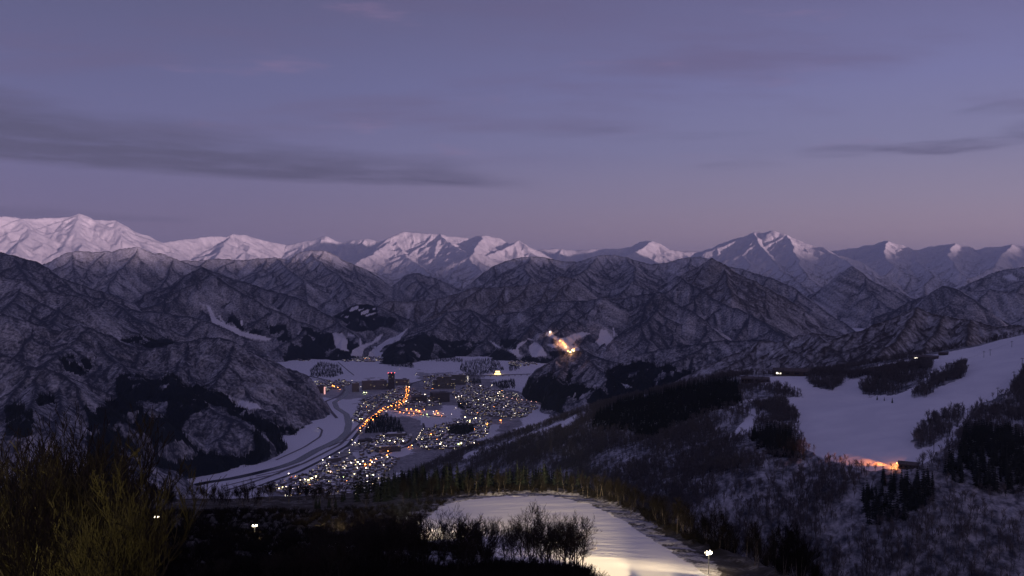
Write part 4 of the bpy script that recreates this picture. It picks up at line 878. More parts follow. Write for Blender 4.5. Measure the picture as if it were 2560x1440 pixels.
_t = resample(road_main[(np.arange(len(road_main)) * 1.0 > 0)], 26)[0]; _qx, _qy = project(*_t.T)
LIT = [(x, y) for x, y in zip(_qx, _qy) if 900 < x < 1025 and 966 < y < 1072]
LAMPS += ' ' + ' '.join('%d,%dO%d' % (x + (-3, 3)[i % 2], y + (1, -1)[i % 2], 1 + (i % 3 == 0)) for i, (x, y) in enumerate(LIT))  # further orange lamps added along the main road to strengthen its glow
_d = scatter_town(64, RNG); LAMPS += ' ' + ' '.join('%d,%d%s1' % (x, y, 'WWYWO'[i % 5]) for i, (x, y, _) in enumerate(_d))  # further small lamps added at random among the houses
SZ = {1: 'small ', 2: '', 3: 'bright ', 4: 'very bright '}
for mm in re.finditer(r'(\d+),(\d+)([A-Z])(\d)', LAMPS):
    px, py, c, sz = float(mm[1]), float(mm[2]), mm[3], int(mm[4])
    if (c, sz) not in LM: LM[(c, sz)] = lamp_mesh(c, sz)
    o = link_mesh('street_lamp', LM[(c, sz)]); P = on_level(px, py + 0.0, 8.0); o.location = (P[0], P[1], 0.3 if 'viaduct' not in lamp_place(px, py) else 7.5); o.rotation_euler = (0, 0, RNG.uniform(-1, 1))
    w_ = lamp_place(px, py); tag(o, SZ[sz] + LC[c][1] + ' street lamp ' + w_, 'street lamp', LC[c][1] + ' ' + SZ[sz] + 'lamps ' + w_)
# ------------------------------------------------------------------ trees
m_bark = plain('bark', (0.042, 0.037, 0.035), 0.9, 0.3, 2.0, spec=0.1)
m_twig = plain('twigs', (0.030, 0.025, 0.021), 0.9, 0.3, 1.0, spec=0.1)
m_pale = plain('pale_beech_bark', (0.13, 0.115, 0.10), 0.9, 0.35, 1.5, spec=0.1)
m_needle = plain('cedar_needles', (0.016, 0.022, 0.018), 0.9, 0.5, 0.6, spec=0.05)
def bare_tree(seed, h, gens, twig_r, stems=1, spread=0.55, thick=1.0, up=0.55):
    """(trunk, branches) as shape builders: a forked stem and several generations of tapering limbs"""
    r = random.Random(seed); T, B = MB(), MB()
    def limb(p, d, L, rad, g):
        mb = T if g == 0 else B; n = 3 if g < 2 else 2; q = Vector(p); d = Vector(d).normalized()
        pts = [(q.copy(), rad)]
        for i in range(n):
            d = (d + Vector((r.uniform(-1, 1), r.uniform(-1, 1), r.uniform(-0.2, 0.7))) * (0.13 + 0.05 * g)).normalized(); q = q + d * (L / n)
            pts.append((q.copy(), max(rad * (1 - 0.62 * (i + 1) / n), twig_r)))
        for (a, ra), (b, rb) in zip(pts, pts[1:]): mb.tube(a, b, ra, rb, 5 if g == 0 else (4 if g == 1 else 3), 0, False)
        if g >= gens: return
        k = (r.randint(6, 8), r.randint(4, 6), r.randint(3, 5), r.randint(2, 4), 3)[g]
        for j in range(k):
            f = (0.30 + 0.70 * (j + r.random()) / k) if g == 0 else (0.25 + 0.75 * (j + r.random()) / k); f = min(f, 0.99)
            i = min(int(f * n), n - 1); a, ra = pts[i]; b, rb = pts[i + 1]; t = f * n - i; P = a.lerp(b, t); ax = (b - a).normalized()
            t_ = r.uniform(0, 6.283); u = ax.orthogonal().normalized(); v = ax.cross(u); dd = (ax * r.uniform(0.7, 1.1) + (u * math.cos(t_) + v * math.sin(t_)) * r.uniform(0.4, 0.85) * (spread / 0.55) + Vector((0, 0, up))).normalized()
            limb(P, dd, L * r.uniform(0.38, 0.60) * (1.1 - 0.45 * f if g == 0 else 1.0) * 1.12, max((ra + (rb - ra) * t) * 0.55, twig_r), g + 1)
    for s_ in range(stems):
        a_ = r.uniform(0, 6.283); lean = 0.05 if stems == 1 else r.uniform(0.12, 0.42)
        limb((0.25 * math.cos(a_) * (stems > 1), 0.25 * math.sin(a_) * (stems > 1), -0.6), (math.cos(a_) * lean, math.sin(a_) * lean, 1), h * r.uniform(0.62, 0.72), thick * h * 0.0105 / (1 if stems == 1 else 1.5), 0)
    return T, B
def cedar(seed, h, tiers=13, k=9):
    r = random.Random(seed); T, C = MB(), MB(); w0 = h * 0.19
    T.tube((0, 0, -0.8), (0, 0, h * 0.95), h * 0.016, 0.03, 6, 0)
    for i in range(tiers):
        f = i / (tiers - 1); z = h * (0.10 + 0.86 * f); rad = w0 * (1 - f) ** 0.85 + 0.15; dz_ = h * 0.10 * (1 - 0.5 * f)
        for j in range(k):
            t = 2 * math.pi * (j + r.uniform(-0.3, 0.3)) / k + i * 0.7; rr_ = rad * r.uniform(0.62, 1.22); wd = rr_ * 0.34
            tip = (math.cos(t) * rr_, math.sin(t) * rr_, z - dz_ * r.uniform(0.5, 1.0)); l = (-math.sin(t) * wd, math.cos(t) * wd); m_ = (math.cos(t) * rr_ * 0.55, math.sin(t) * rr_ * 0.55, z - dz_ * 0.15)
            top = (0, 0, z + dz_ * 0.55); low = (math.cos(t) * rr_ * 0.3, math.sin(t) * rr_ * 0.3, z - dz_ * 0.7)
            a, b = (m_[0] + l[0], m_[1] + l[1], m_[2] - dz_ * 0.25), (m_[0] - l[0], m_[1] - l[1], m_[2] - dz_ * 0.25)
            C.face([top, a, tip]); C.face([top, tip, b]); C.face([low, tip, a]); C.face([low, b, tip])
    C.tube((0, 0, h * 0.9), (0, 0, h), 0.22, 0.01, 4, 0)
    return T, C
def tree_meshes(kind, T, C, mt, mc): return (T.mesh('trunk', [mt], True), C.mesh('branches' if kind == 'bare_tree' else 'crown', [mc]))
V_NEAR = [tree_meshes('bare_tree', *bare_tree(100 + k, 14, 4, 0.020, 1 + (k % 2), 0.5), m_bark, m_twig) for k in range(4)]
V_MID = [tree_meshes('bare_tree', *bare_tree(200 + k, 13, 4, 0.019, (1, 2, 2, 1, 1)[k], (0.7, 0.75, 0.8, 0.75, 0.7)[k], 1.0, 0.42), m_bark, m_twig) for k in range(5)]
V_ROW = [tree_meshes('bare_tree', *bare_tree(250 + k, 13, 4, 0.020, 1, 0.85, 1.1, 0.38), m_bark, m_twig) for k in range(4)]
m_dark_twig = plain('dark_twigs', (0.013, 0.011, 0.010), 0.9, 0.3, 1.0, spec=0.05)
V_RIM = [tree_meshes('bare_tree', *bare_tree(300 + k, 12, 4, 0.022, 1 + (k % 2), 0.55), m_pale, m_dark_twig) for k in range(4)]
V_CED = [tree_meshes('cedar_tree', *cedar(400 + k, 24), m_bark, m_needle) for k in range(5)]
V_CEDM = []
def plant(kind, var, P, sc, label, cat, group, zs=1.0):
    o = empty(kind, (float(P[0]), float(P[1]), float(P[2])), RNG.uniform(0, 6.28)); o.scale = (sc, sc, sc * zs)
    for me in var: link_mesh(me.name.split('.')[0], me, o)
    tag(o, label, cat, group)
def fg_at(px, D):
    x, y, z = ray(px, 720.0); h = D / math.hypot(x, y); X, Y = float(x * h), float(y * h); return X, Y, float(fg_z(X, Y))
def grow(n, pxr, Dr, var, hr, base_h, kind, label, cat, group, topfn=None, avoid=None):
    for _ in range(n):
        for t_ in range(40):
            px = RNG.uniform(*pxr); D = RNG.uniform(*Dr); X, Y, Z = fg_at(px, D)
            qx, qy = project(np.array(X), np.array(Y), np.array(Z))
            if avoid and any(inside(qx, qy, a) for a in avoid): continue
            break
        h = RNG.uniform(*hr)
        if topfn is not None:
            want = CAMZ - D * math.tan(math.atan((topfn(px) - 720) / F) + PITCH) * 1.0 - Z
            h = min(max(want * RNG.uniform(0.88, 1.08), 3.0), 21.0)
        plant(kind, var[int(RNG.integers(len(var)))], (X, Y, Z - 0.1), h / base_h, label, cat, group)
RUN = [(1085, 1280), (1180, 1250), (1380, 1242), (1480, 1264), (1560, 1305), (1650, 1365), (1800, 1460), (1480, 1460), (1490, 1400), (1300, 1330), (1050, 1300)]
tp_left = lambda px: np.interp(px, [0, 50, 110, 170, 230, 300, 380, 440], [1110, 1070, 1095, 1055, 1085, 1150, 1190, 1250])
grow(26, (-20, 325), (40, 84), V_NEAR, (10, 14), 14, 'bare_tree', 'tall leafless shrubby tree in the olive-lit thicket in the left corner', 'tree', 'near shrubby trees in the left corner', tp_left)
tp_mid = lambda px: np.interp(px, [430, 560, 700, 850, 950, 1040, 1120, 1200, 1330, 1380, 1440, 1480], [1265, 1290, 1295, 1285, 1275, 1265, 1280, 1290, 1272, 1285, 1282, 1290])
grow(46, (760, 1235), (165, 225), V_MID, (10, 15), 13, 'bare_tree', 'leafless tree in the dense dark thicket in front of the snow run', 'tree', 'thicket trees in front of the snow run', tp_mid)
grow(26, (1258, 1466), (192, 212), V_ROW, (10, 15), 13, 'bare_tree', 'leafless tree in the row standing out against the lamplit snow', 'tree', 'row of trees against the lit snow', tp_mid)
grow(40, (380, 860), (120, 220), V_MID, (8, 13), 13, 'bare_tree', 'leafless tree in the black wood between the two left floodlights', 'tree', 'dark wood trees around the left floodlights', lambda px: np.interp(px, [380, 420, 600, 680, 860], [1362, 1350, 1362, 1355, 1320]))
for px, dd, h in [(1045, 8, 12), (1075, 5, 11), (1105, 3, 12), (1130, 4, 10), (1172, 3, 11), (1190, 9, 12), (1215, 2, 11), (1248, 2, 13), (1262, 10, 11), (1297, 7, 12), (1325, 3, 10), (1350, 1, 12), (1356, -8, 8), (1395, 4, 13), (1412, 6, 12), (1430, 1, 12), (1458, 9, 11), (1470, 2, 11), (1495, 4, 11), (1500, 9, 12), (1525, 6, 11), (1548, 5, 10), (1578, -14, 9)]:
    e = float(fg_edge(math.degrees(math.atan((px - 1280) / F)))) + dd; X, Y, Z = fg_at(px, e); plant('bare_tree', V_RIM[int(RNG.integers(4))], (X, Y, Z), h / 12, 'leafless tree with a pale trunk on the far rim of the snow run', 'tree', 'pale-trunked trees along the rim of the run')
for _ in range(95):
    a = RNG.uniform(5.4, 19.5); e = float(fg_edge(a)) + RNG.uniform(4, 46); X, Y = e * math.sin(R(a)), e * math.cos(R(a))
    plant('bare_tree', V_RIM[int(RNG.integers(4))], (X, Y, float(fg_z(X, Y)) - 0.3), RNG.uniform(0.8, 1.15), 'leafless tree in the dark belt falling away right of the snow run', 'tree', 'tree belt right of the snow run')
grow(52, (330, 1080), (440, 560), V_RIM, (10, 14), 12, 'bare_tree', 'leafless tree in the dark wood along the back edge left of the snow run', 'tree', 'back-edge trees left of the run')
ced_l, ced_g = 'dark cedar in the tall stand behind the snow run', 'cedars behind the snow run'
for _ in range(190):
    px = RNG.uniform(930, 1500); D = RNG.uniform(560, 770); X, Y, Z = fg_at(px, D); top = np.interp(px, [930, 1000, 1100, 1160, 1240, 1260, 1300, 1400, 1440, 1500], [1200, 1165, 1140, 1165, 1170, 1185, 1165, 1150, 1170, 1190])
    h = (CAMZ - D * math.tan(math.atan((top - 720) / F) + PITCH)) - Z
    if h < 9: continue
    plant('cedar_tree', V_CED[int(RNG.integers(5))], (X, Y, Z - 0.5), min(h, 34) * RNG.uniform(0.80, 1.06) / 24, ced_l, 'tree', ced_g)
X, Y, Z = fg_at(1400, 640); plant('cedar_tree', V_CED[0], (X, Y, Z), 1.55, 'tallest dark cedar, rising alone above the stand behind the snow run', 'tree', None)
for _ in range(60):
    px = RNG.uniform(430, 960); D = RNG.uniform(470, 640); X, Y, Z = fg_at(px, D); top = np.interp(px, [430, 600, 760, 960], [1255, 1240, 1225, 1200])
    h = (CAMZ - D * math.tan(math.atan((top - 720) / F) + PITCH)) - Z
    if h < 7: continue
    plant('cedar_tree', V_CED[int(RNG.integers(5))], (X, Y, Z - 0.5), min(h, 26) * RNG.uniform(0.6, 1.0) / 24, 'dark cedar in the wood below the river mouth of the valley', 'tree', 'cedars left of the stand behind the run')
# low scrub
def shrub(seed):
    b = MB(); r = random.Random(seed)
    for i in range(46):
        t = r.uniform(0, 6.283); l = r.uniform(0.8, 2.2); d = Vector((math.cos(t) * r.uniform(0.2, 0.8), math.sin(t) * r.uniform(0.2, 0.8), 1)).normalized(); p = Vector((math.cos(t), math.sin(t), 0)) * r.uniform(0, 0.6)
        m_ = p + d * l * 0.6; b.tube(p, m_, 0.035, 0.025, 3, 0, False)
        for k in range(3):
            e = (d + Vector((r.uniform(-1, 1), r.uniform(-1, 1), r.uniform(-0.2, 0.6))) * 0.5).normalized(); b.tube(m_, m_ + e * l * 0.5, 0.022, 0.014, 3, 0, False)
    return b.mesh('shrub', [m_dark_twig])
SHR = [shrub(k) for k in range(4)]
# masses past counting: scattered copies on points
def scatter(name, label, P, scale, variants, kind='stuff'):
    """one object: points that each carry a copy of one of the given meshes"""
    hold = bpy.data.collections.new(name + '_kinds')
    for i, me in enumerate(variants): hold.objects.link(bpy.data.objects.new(name + '_kind', me))
    me = bpy.data.meshes.new(name); me.vertices.add(len(P)); me.vertices.foreach_set('co', np.asarray(P, np.float32).ravel())
    for k, v, t in (('scl', scale, 'FLOAT'), ('rot', RNG.uniform(0, 6.28, len(P)), 'FLOAT'), ('pick', RNG.integers(0, len(variants), len(P)), 'INT')):
        a = me.attributes.new(k, t, 'POINT'); a.data.foreach_set('value', np.asarray(v))
    me.update(); o = link_mesh(name, me); tag(o, label, kind=kind)
    g = bpy.data.node_groups.new(name, 'GeometryNodeTree'); g.interface.new_socket('Geometry', in_out='INPUT', socket_type='NodeSocketGeometry'); g.interface.new_socket('Geometry', in_out='OUTPUT', socket_type='NodeSocketGeometry')
    N = g.nodes.new; gi, go, ip, ci = N('NodeGroupInput'), N('NodeGroupOutput'), N('GeometryNodeInstanceOnPoints'), N('GeometryNodeCollectionInfo')
    ci.inputs[0].default_value = hold; ci.inputs[1].default_value = True; ci.inputs[2].default_value = True
    def na(n_, t):
        x = N('GeometryNodeInputNamedAttribute'); x.data_type = t; x.inputs[0].default_value = n_; return x.outputs[0]
    cx = N('ShaderNodeCombineXYZ'); g.links.new(na('rot', 'FLOAT'), cx.inputs[2])
    g.links.new(gi.outputs[0], ip.inputs['Points']); g.links.new(ci.outputs[0], ip.inputs['Instance']); ip.inputs['Pick Instance'].default_value = True
    g.links.new(na('pick', 'INT'), ip.inputs['Instance Index']); g.links.new(cx.outputs[0], ip.inputs['Rotation']); g.links.new(na('scl', 'FLOAT'), ip.inputs['Scale']); g.links.new(ip.outputs[0], go.inputs[0])
    md = o.modifiers.new('scatter', 'NODES'); md.node_group = g
    return o
def join(T, B, mats):
    n = len(T.v); T.v += B.v; T.f += [tuple(i + n for i in f) for f in B.f]; T.m += [1] * len(B.f); return T.mesh('tree', mats)
m_frost = plain('frosted_twigs', (0.105, 0.10, 0.108), 0.9, 0.3, 0.3)
W_BARE = [join(*bare_tree(500 + k, 12, 3, 0.045, 1, 0.55, 1.8), [m_bark, m_frost]) for k in range(5)]
W_CED = [join(*cedar(600 + k, 20, 8, 6), [m_bark, m_needle]) for k in range(4)]
def sample(key, mask, n, rng=RNG):
    """n places spread evenly over the marked part of a ground sheet"""
    X, Y, Z = GRIDS[key][:3]; area = np.abs(np.gradient(X, axis=1) * np.gradient(Y, axis=0) - np.gradient(X, axis=0) * np.gradient(Y, axis=1))
    w_ = (area * mask).ravel(); w_ = w_ / w_.sum(); i = rng.choice(w_.size, n, p=w_); r_, c_ = np.unravel_index(i, X.shape)
    r2, c2 = np.minimum(r_ + 1, X.shape[0] - 1), np.minimum(c_ + 1, X.shape[1] - 1); u, v = rng.random(n), rng.random(n)
    f = lambda A: A[r_, c_] + (A[r2, c_] - A[r_, c_]) * u + (A[r_, c2] - A[r_, c_]) * v
    return np.stack([f(X), f(Y), f(Z)], -1)
X_, Y_, Z_, con_, sno_, kp_ = GRIDS['hill']; RRh = np.hypot(X_, Y_)
dens = np.clip(0.5 + 0.9 * fbm(X_ / 70, Y_ / 70, 3) + 0.6 * fbm(X_ / 260, Y_ / 260, 2), 0.03, 1.4)
P = sample('hill', (sno_ < 0.5) * (con_ < 0.5) * (RRh < 1960) * (RRh > 800) * dens, 38000)
scatter('leafless_forest', 'leafless forest covering the steep sides of the right-hand ski hill', P, RNG.uniform(0.6, 1.25, len(P)), W_BARE)
P = sample('hill', con_ > 0.5, 11000)
P[:, :2] += RNG.normal(0, 2.5, (len(P), 2)); P[:, 2] -= 0.3
scatter('cedar_forest', 'blocks of dark cedars on the right-hand ski hill', P, RNG.uniform(0.5, 1.05, len(P)), W_CED)
FARC = []
for key in KEYS:
    X, Y, Z, con, sno, kp = GRIDS[key]; D0 = np.hypot(X, Y)[con > 0.5]
    if con.sum() < 20 or key == 'hill': continue
    if D0.mean() < 7000:
        a = np.abs(np.gradient(X, axis=1) * np.gradient(Y, axis=0))[con > 0.5].sum(); FARC.append(sample(key, (con > 0.5) * kp, int(min(a / 120, 7000))))
GROVES = [([(775, 925), (800, 905), (850, 915), (858, 935), (832, 945), (776, 942)], 240), ([(620, 855), (700, 845), (760, 870), (740, 885), (690, 878), (640, 868)], 260), ([(700, 878), (745, 872), (755, 898), (705, 900)], 140), ([(910, 1085), (925, 1048), (965, 1036), (1000, 1055), (1018, 1095), (980, 1080)], 260),
          ([(1122, 1086), (1120, 1072), (1140, 1066), (1180, 1066), (1186, 1078), (1160, 1088)], 200), ([(1145, 1010), (1165, 1008), (1185, 1020), (1160, 1026), (1145, 1020)], 60), ([(1155, 905), (1240, 895), (1260, 925), (1235, 935), (1170, 940), (1150, 925)], 320), ([(1045, 892), (1160, 898), (1155, 906), (1040, 902)], 120), ([(960, 905), (1030, 905), (1035, 920), (970, 915)], 140), ([(1230, 958), (1285, 950), (1290, 972), (1250, 972)], 110), ([(1170, 948), (1200, 948), (1205, 960), (1175, 960)], 40), ([(1270, 912), (1290, 910), (1300, 925), (1275, 930)], 40)]
for poly, n in GROVES:
    n = int(n * 2.2)
    xs, ys = [q[0] for q in poly], [q[1] for q in poly]; c = 0
    while c < n:
        px, py = RNG.uniform(min(xs), max(xs), 400), RNG.uniform(min(ys), max(ys), 400); k_ = inside(px, py, poly); FARC.append(on_level(px[k_], py[k_], 0.3)[:n - c]); c += int(k_.sum())
P = np.concatenate(FARC)
scatter('conifer_woods', 'dark conifer woods on the valley sides and between the fields', P, RNG.uniform(0.65, 1.15, len(P)), W_CED)
# scrub in the near wood
n_ = 2600; pp = RNG.uniform(-40, 1250, n_ * 3); DD = RNG.uniform(60, 470, n_ * 3); Q = np.array([fg_at(a, d) for a, d in zip(pp, DD)]); Q = np.concatenate([Q, np.array([fg_at(a, float(fg_edge(math.degrees(math.atan((a - 1280) / F)))) + b) for a, b in zip(RNG.uniform(950, 1800, 700), RNG.uniform(2, 60, 700))])]); qx, qy = project(*Q.T); ok = ~inside(qx, qy, FG_SNOW)
scatter('undergrowth', 'leafless undergrowth covering the dark near hillside', Q[ok][::-1][:n_ + 700], RNG.uniform(0.7, 1.6, min(n_ + 700, ok.sum())), SHR)


Q = []
for _ in range(620):
    px = RNG.uniform(700, 1480); D = RNG.uniform(150, 190); x_, y_, z_ = fg_at(px, D); Q.append((x_, y_, z_))
for _ in range(170):
    px = RNG.uniform(1225, 1455); D = RNG.uniform(184, 196); x_, y_, z_ = fg_at(px, D); Q.append((x_, y_, z_))
scatter('brushwood', 'dark brushwood at the foot of the thicket in front of the snow run', Q, RNG.uniform(1.2, 2.3, len(Q)), SHR)
Q = []
while len(Q) < 420:
    px = RNG.uniform(880, 1560); D = RNG.uniform(505, 700); x_, y_, z_ = fg_at(px, D); Q.append((x_, y_, z_ - 0.5))
scatter('cedar_thicket', 'lower dark cedars filling the stand behind the snow run', Q, RNG.uniform(0.5, 0.95, len(Q)), W_CED)

# ------------------------------------------------------------------ floodlights beside the near run
m_flood = glow('floodlight_glass', (1.0, 0.86, 0.60), 60.0)
m_mast = plain('dark_mast', (0.05, 0.05, 0.05), 0.6)
def floodlight(px, py, D, power, label, aim=(1360, 1330, 320), head=1.0, cone=165, both=True):
    p = at(px, py, D); X, Y = float(p[0]), float(p[1]); Zg = float(fg_z(X, Y)); H = max(float(p[2]) - Zg, 4.0)
    t = at(*aim); d = Vector((t[0] - X, t[1] - Y, t[2] - Zg - H)).normalized(); rz = math.atan2(d.y, d.x) + math.pi / 2
    o = empty('floodlight_mast', (X, Y, Zg), rz)
    b = MB(); b.tube((0, 0, -0.5), (0, 0, H + 0.3), 0.13, 0.09, 8, 0); b.obj('mast', [m_mast], o, smooth=True)
    b = MB(); b.box((0, 0, H + 0.3), (1.5, 0.12, 0.12), 0); b.obj('crossarm', [m_mast], o)
    for s_ in (-1, 1):
        h = MB(); h.box((s_ * 0.5, 0.0, H - 0.02), (0.62 * head, 0.36, 0.46 * head), 0); hd = h.obj('lamp_head', [m_mast], o)
        g = MB()
        g.ball((s_ * 0.5, -0.14, H - 0.12), 0.33 * head, 0, 1.0) if both else g.box((s_ * 0.5, -0.2, H - 0.02), (0.5 * head, 0.03, 0.34 * head), 0)
        g.obj('glass', [m_flood], hd)
    l = bpy.data.lights.new('floodlight', 'SPOT'); l.energy = power; l.color = (1.0, 0.76, 0.43); l.shadow_soft_size = 0.4; l.spot_size = R(cone); l.spot_blend = 1.0
    lo = bpy.data.objects.new('floodlight', l); COL.objects.link(lo); lo.parent = o; lo.location = (0, -0.45, H)
    lo.rotation_euler = (R(-58) if both else -(math.pi / 2 + math.asin(d.z) + R(2)), 0, 0)
    tag(o, label, 'floodlight', 'floodlights of the night run'); return o
floodlight(1772, 1381, 226, 34000, 'shining floodlight on a mast at the right edge of the lit snow run', (1600, 1390, 250), 1.7)
floodlight(1610, 1545, 172, 5600000, 'unseen floodlight added below the view, aimed up the snow run', (1330, 1258, 455), 1.0, 22, False)  # added out of view to brighten the upper part of the run
floodlight(1690, 1545, 178, 1000000, 'unseen floodlight added below the view, aimed along the right side of the snow run', (1550, 1310, 355), 1.0, 23, False)  # second added lamp out of view, fills in the run's right side
floodlight(1000, 1300, 285, 600000, 'hidden floodlight added in the thicket left of the lit snow, its back to the viewer', (1150, 1262, 440), 1.0, 84, False)  # added lamp hidden by the trees, lights the left part of the run
floodlight(1385, 1356, 238, 9000, 'low floodlight assumed behind the trunks of the tree row', (1420, 1350, 270), 0.7)  # lamp assumed from the bright snow behind the row
floodlight(830, 1326, 330, 22000, 'floodlight assumed among the trees left of the thicket', (900, 1300, 420), 0.6, 110, False)  # lamp assumed from a glimmer between the trees
floodlight(637, 1339, 300, 3000, 'lone floodlight in the black wood, second from the left corner', (637, 1440, 200), 1.0)
floodlight(392, 1327, 330, 2500, 'twin floodlight in the black wood next to the left shrubs', (392, 1440, 200), 1.0)

def path_lamp():  # lamp assumed out of view on the left, added to tint the shrubs olive
    X, Y = -27.0, 34.0; Z = float(fg_z(X, Y)); o = empty('path_lamp', (X, Y, Z)); b = MB(); b.tube((0, 0, -0.5), (0, 0, 5.0), 0.07, 0.05, 8, 0); b.obj('mast', [m_mast], o, smooth=True)
    b = MB(); b.ball((0, 0, 5.2), 0.22, 0); b.obj('globe', [glow('assumed_lamp_globe', (1.0, 0.86, 0.20), 20.0)], o)
    l = bpy.data.lights.new('path_lamp', 'POINT'); l.energy = 4300; l.color = (1.0, 0.86, 0.22); l.shadow_soft_size = 0.25
    lo = bpy.data.objects.new('path_lamp', l); COL.objects.link(lo); lo.parent = o; lo.location = (0.5, 0.5, 5.2)
    tag(o, 'unseen yellowish lamp assumed off to the left, added to light the corner shrubs', 'lamp')
path_lamp()
# ------------------------------------------------------------------ on the ski hill
m_log = plain('hut_timber', (0.07, 0.055, 0.05), 0.85, 0.3, 1.0)
m_steel = plain('lift_steel', (0.08, 0.08, 0.09), 0.6)
m_sodium = glow('sodium_lamp', (1.0, 0.36, 0.08), 25.0)
def hill_at(px, py): return on_ground('hill', px, py)
def hut(name, label, px0, px1, yb, dep, H, rise, lit=0, rz=0.0, cat='hut', flat=False):
    P = hill_at((px0 + px1) / 2, yb); Dm = math.hypot(P[0], P[1]); W = (px1 - px0) / F * Dm
    o = empty(name, (P[0], P[1] + dep / 2, P[2] - 0.3), -math.atan2(P[0], P[1]) + rz)
    b = MB(); b.box((0, 0, H / 2), (W, dep, H), 0); b.obj('wall', [m_log], o)
    t = MB()
    if flat: t.box((0, 0, H + 0.35), (W + 1, dep + 1, 0.7), 0)
    else:
        for s_ in (-1, 1):
            t.face([(-W / 2 - 0.7, s_ * (dep / 2 + 0.8), H - 0.2), (W / 2 + 0.7, s_ * (dep / 2 + 0.8), H - 0.2), (W / 2 + 0.7, 0, H + rise), (-W / 2 - 0.7, 0, H + rise)][::-s_], 0)
            t.face([(s_ * W / 2, -dep / 2, H), (s_ * W / 2, dep / 2, H), (s_ * W / 2, 0, H + rise)][::s_], 1)
    t.obj('roof', [m_roofsnow if flat else m_rooftile, m_log], o)
    for k in range(4):
        x = -W * 0.36 + k * W * 0.24; g = MB(); g.box((x, -dep / 2 - 0.05, H * 0.55), (W * 0.13, 0.1, H * 0.34), 0); g.obj('window', [m_litw[1] if k < lit else m_glass], o)
    d_ = MB(); d_.box((W * 0.43, -dep / 2 - 0.06, 1.1), (1.1, 0.12, 2.2), 0); d_.obj('door', [m_wall[3]], o)
    tag(o, label, cat); return o, P, W
hut('gondola_station', 'long low dark building with lit windows at the left end of the ski slope crest', 1940, 2026, 940, 16, 9, 5, 1, 0.05, 'building')
hut('rest_house', 'long dark rest house with one lit window on the crest of the ski slope', 2290, 2344, 900, 14, 6, 2.5, 1, 0.0, 'building')
hut('hut', 'small dark hut right of the rest house on the crest', 2352, 2372, 888, 9, 4, 2, 0)
hut('hut', 'dark two-storey hut beside the black cedars left of the ski slope', 1856, 1886, 958, 12, 9, 3, 0)
hut('hut', 'dark hut with a sloping roof between the cedars and the ski slope', 1889, 1924, 956, 12, 6, 3, 0, 0.15)
lh, LP_, LW_ = hut('lift_hut', 'dark lift hut with an orange lamp at the foot of the ski slope', 2256, 2298, 1174, 9, 5.5, 2.4, 0, -0.1)
b = MB(); b.tube((-LW_ / 2 - 0.2, -1, 5.2), (-LW_ / 2 - 1.6, -1, 5.6), 0.08, 0.08, 5, 0); arm = b.obj('lamp_arm', [m_steel], lh)
b = MB(); b.ball((-LW_ / 2 - 1.9, -1, 5.1), 0.45, 0); b.obj('lamp', [m_sodium], arm)
for en, ang, off in ((30000, 150, (-1.9, -1.0, 4.6)),):
    l = bpy.data.lights.new('sodium_light', 'POINT'); l.energy = 12000; l.color = (1.0, 0.28, 0.04); l.shadow_soft_size = 0.4
    lo = bpy.data.objects.new('sodium_light', l); COL.objects.link(lo); lo.parent = lh; lo.location = (-LW_ / 2 + off[0], off[1], off[2])
    l = bpy.data.lights.new('sodium_beam', 'SPOT'); l.energy = 360000; l.color = (1.0, 0.26, 0.04); l.shadow_soft_size = 0.3; l.spot_size = R(34); l.spot_blend = 0.8
    lo = bpy.data.objects.new('sodium_beam', l); COL.objects.link(lo); lo.parent = lh; lo.location = (-LW_ / 2 + off[0], off[1], off[2] - 0.3); lo.rotation_euler = Vector((1.0, -0.42, 0.055)).to_track_quat('Z', 'Y').to_euler()
# lift pylons
def pylon(px, py, h, label, group):
    P = hill_at(px, py); b = MB(); b.tube((0, 0, -0.5), (0, 0, h), 0.36, 0.24, 7, 0); b.box((0, 0, h), (4.6, 0.4, 0.4), 0)
    for s_ in (-1, 1): b.box((s_ * 2.1, 0, h - 0.3), (0.5, 2.0, 0.3), 0); b.tube((s_ * 2.1, 0, h), (0, 0, h + 1.2), 0.07, 0.07, 4, 0)
    o = b.obj('lift_pylon', [m_steel], None, (P[0], P[1], P[2]), 0.4); tag(o, label, 'lift pylon', group); return Vector((P[0], P[1], P[2] + h))
A1 = [pylon(px, py, 11, 'T-shaped steel lift pylon on the right side of the ski slope', 'lift pylons up the right side of the slope') for px, py in ((2334, 1132), (2372, 1090), (2420, 1045), (2494, 992), (2534, 950), (2556, 915))]
A2 = [pylon(px, py, 10, 'small T-shaped lift pylon near the crest of the ski slope', 'lift pylons below the crest') for px, py in ((2372, 924), (2413, 912), (2460, 894), (2476, 889), (2530, 868))]
for A_, lab in ((A1, 'thin lift cable along the right side of the ski slope'), (A2, 'thin lift cable just below the crest of the ski slope')):
    b = MB()
    for p, q in zip(A_, A_[1:]):
        for s_ in (-1, 1):
            off = Vector((s_ * 2.1, 0, -0.4)); prev = p + off
            for i in range(1, 7): t = i / 6; c = p.lerp(q, t) + off - Vector((0, 0, 6 * t * (1 - t))); b.tube(prev, c, 0.05, 0.05, 3, 0, False); prev = c
    tag(b.obj('lift_cable', [m_steel]), lab, 'cable')
for (px, py, s_), lab in zip(((2192, 1000, 0.32), (2210, 1002, 0.24), (2231, 1008, 0.36), (1967, 968, 0.40), (2360, 1043, 0.42), (2385, 1038, 0.46)), ('small dark fir at the lower edge of the long tree island', 'smallest dark fir, middle one of three below the tree island', 'small lone fir standing out on the open ski slope', 'small dark fir left of the upper tree islands', 'small dark fir in the lower right scrub of the slope', 'dark fir at the right end of the lower right scrub')):
    P = hill_at(px, py); plant('fir_tree', V_CED[int(RNG.integers(5))], P, s_, lab, 'tree', None)
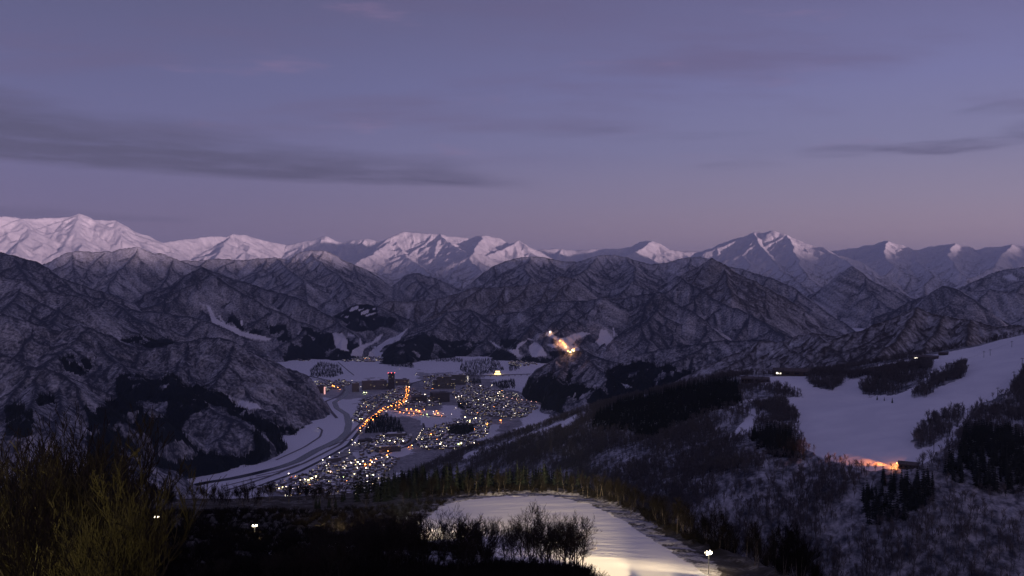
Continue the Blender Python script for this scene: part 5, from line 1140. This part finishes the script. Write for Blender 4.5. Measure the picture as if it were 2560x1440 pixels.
# ------------------------------------------------------------------ floodlit run far across the valley
kf = [k for k in KEYS if k.startswith('mountain')]
def find_ground(px, py):
    best = None
    for k in kf:
        X, Y, Z = GRIDS[k][:3]; qx, qy = project(X, Y, Z); d = np.hypot(qx - px, qy - py); i = np.unravel_index(np.argmin(d), d.shape)
        if d[i] < 3.5 and (best is None or math.hypot(X[i], Y[i]) < math.hypot(best[0], best[1])): best = (X[i], Y[i], Z[i])
    return best
def run_lamp(c, r):
    H = 13; b = MB(); b.tube((0, 0, 0), (0, 0, H), 0.25, 0.18, 5, 0); b.box((0, 0, H), (r * 1.6, 0.5, 0.5), 0); b.ball((0, 0, H - r * 0.5), r, 1, 0.7); return b.mesh('run_lamp', [m_pole, LMAT[c]])
RL = {}
for px, py, c, r in [(1374, 826, 'Y', 6.5), (1375, 830, 'W', 4), (1367, 836, 'O', 3), (1383, 833, 'O', 2.2), (1390, 838, 'W', 3.2), (1395, 846, 'O', 2.2), (1400, 853, 'O', 3.2), (1406, 858, 'O', 2.6), (1412, 862, 'O', 3.0), (1403, 864, 'O', 2.4), (1416, 868, 'Y', 3.0), (1410, 871, 'O', 2.6), (1422, 873, 'O', 3.2), (1430, 875, 'Y', 3.2), (1434, 879, 'Y', 2.6), (1420, 879, 'O', 3.0), (1426, 883, 'Y', 3.0), (1414, 876, 'O', 2.4), (1436, 872, 'O', 2.0)]:
    if (c, r) not in RL: RL[(c, r)] = run_lamp(c, r)
    g = find_ground(px, py + 3)
    if g is None: continue
    o = link_mesh('run_lamp', RL[(c, r)]); o.location = g
    if r >= 2.6:
        l = bpy.data.lights.new('run_light', 'POINT'); l.energy = 42000 if c == 'O' else 26000; l.color = (1.0, 0.42, 0.12); l.shadow_soft_size = 2.0
        lo = bpy.data.objects.new('run_light', l); COL.objects.link(lo); lo.parent = o; lo.location = (0, -4, 17)
    big = r > 6; tag(o, 'brightest floodlight at the top of the lit run across the valley' if big else LC[c][1] + ' floodlight on the lit ski run across the valley', 'floodlight', None if big else LC[c][1] + ' floodlights on the far lit run')
# ------------------------------------------------------------------ the evening air
def haze():
    x, y0, y1, z0, z1 = 30000.0, -12500.0, 62000.0, -2.0, 2300.0
    V = [(sx_ * x, y_, z_) for z_ in (z0, z1) for y_ in (y0, y1) for sx_ in (-1, 1)]
    Fq = [(0, 2, 3, 1), (4, 5, 7, 6), (0, 1, 5, 4), (2, 6, 7, 3), (0, 4, 6, 2), (1, 3, 7, 5)]
    m = bpy.data.materials.new('evening_air'); m.use_nodes = True; nt = m.node_tree; nt.nodes.clear()
    v = nt.nodes.new('ShaderNodeVolumePrincipled'); v.inputs['Color'].default_value = (0.52, 0.66, 1.0, 1); v.inputs['Density'].default_value = HAZE
    v.inputs['Anisotropy'].default_value = 0.0
    o_ = nt.nodes.new('ShaderNodeOutputMaterial'); nt.links.new(v.outputs[0], o_.inputs['Volume'])
    tag(link_mesh('haze', mesh_arrays('haze', V, np.array(Fq), [m])), 'thin evening haze over the valley', kind='stuff')
HAZE = 2.0e-5
haze()
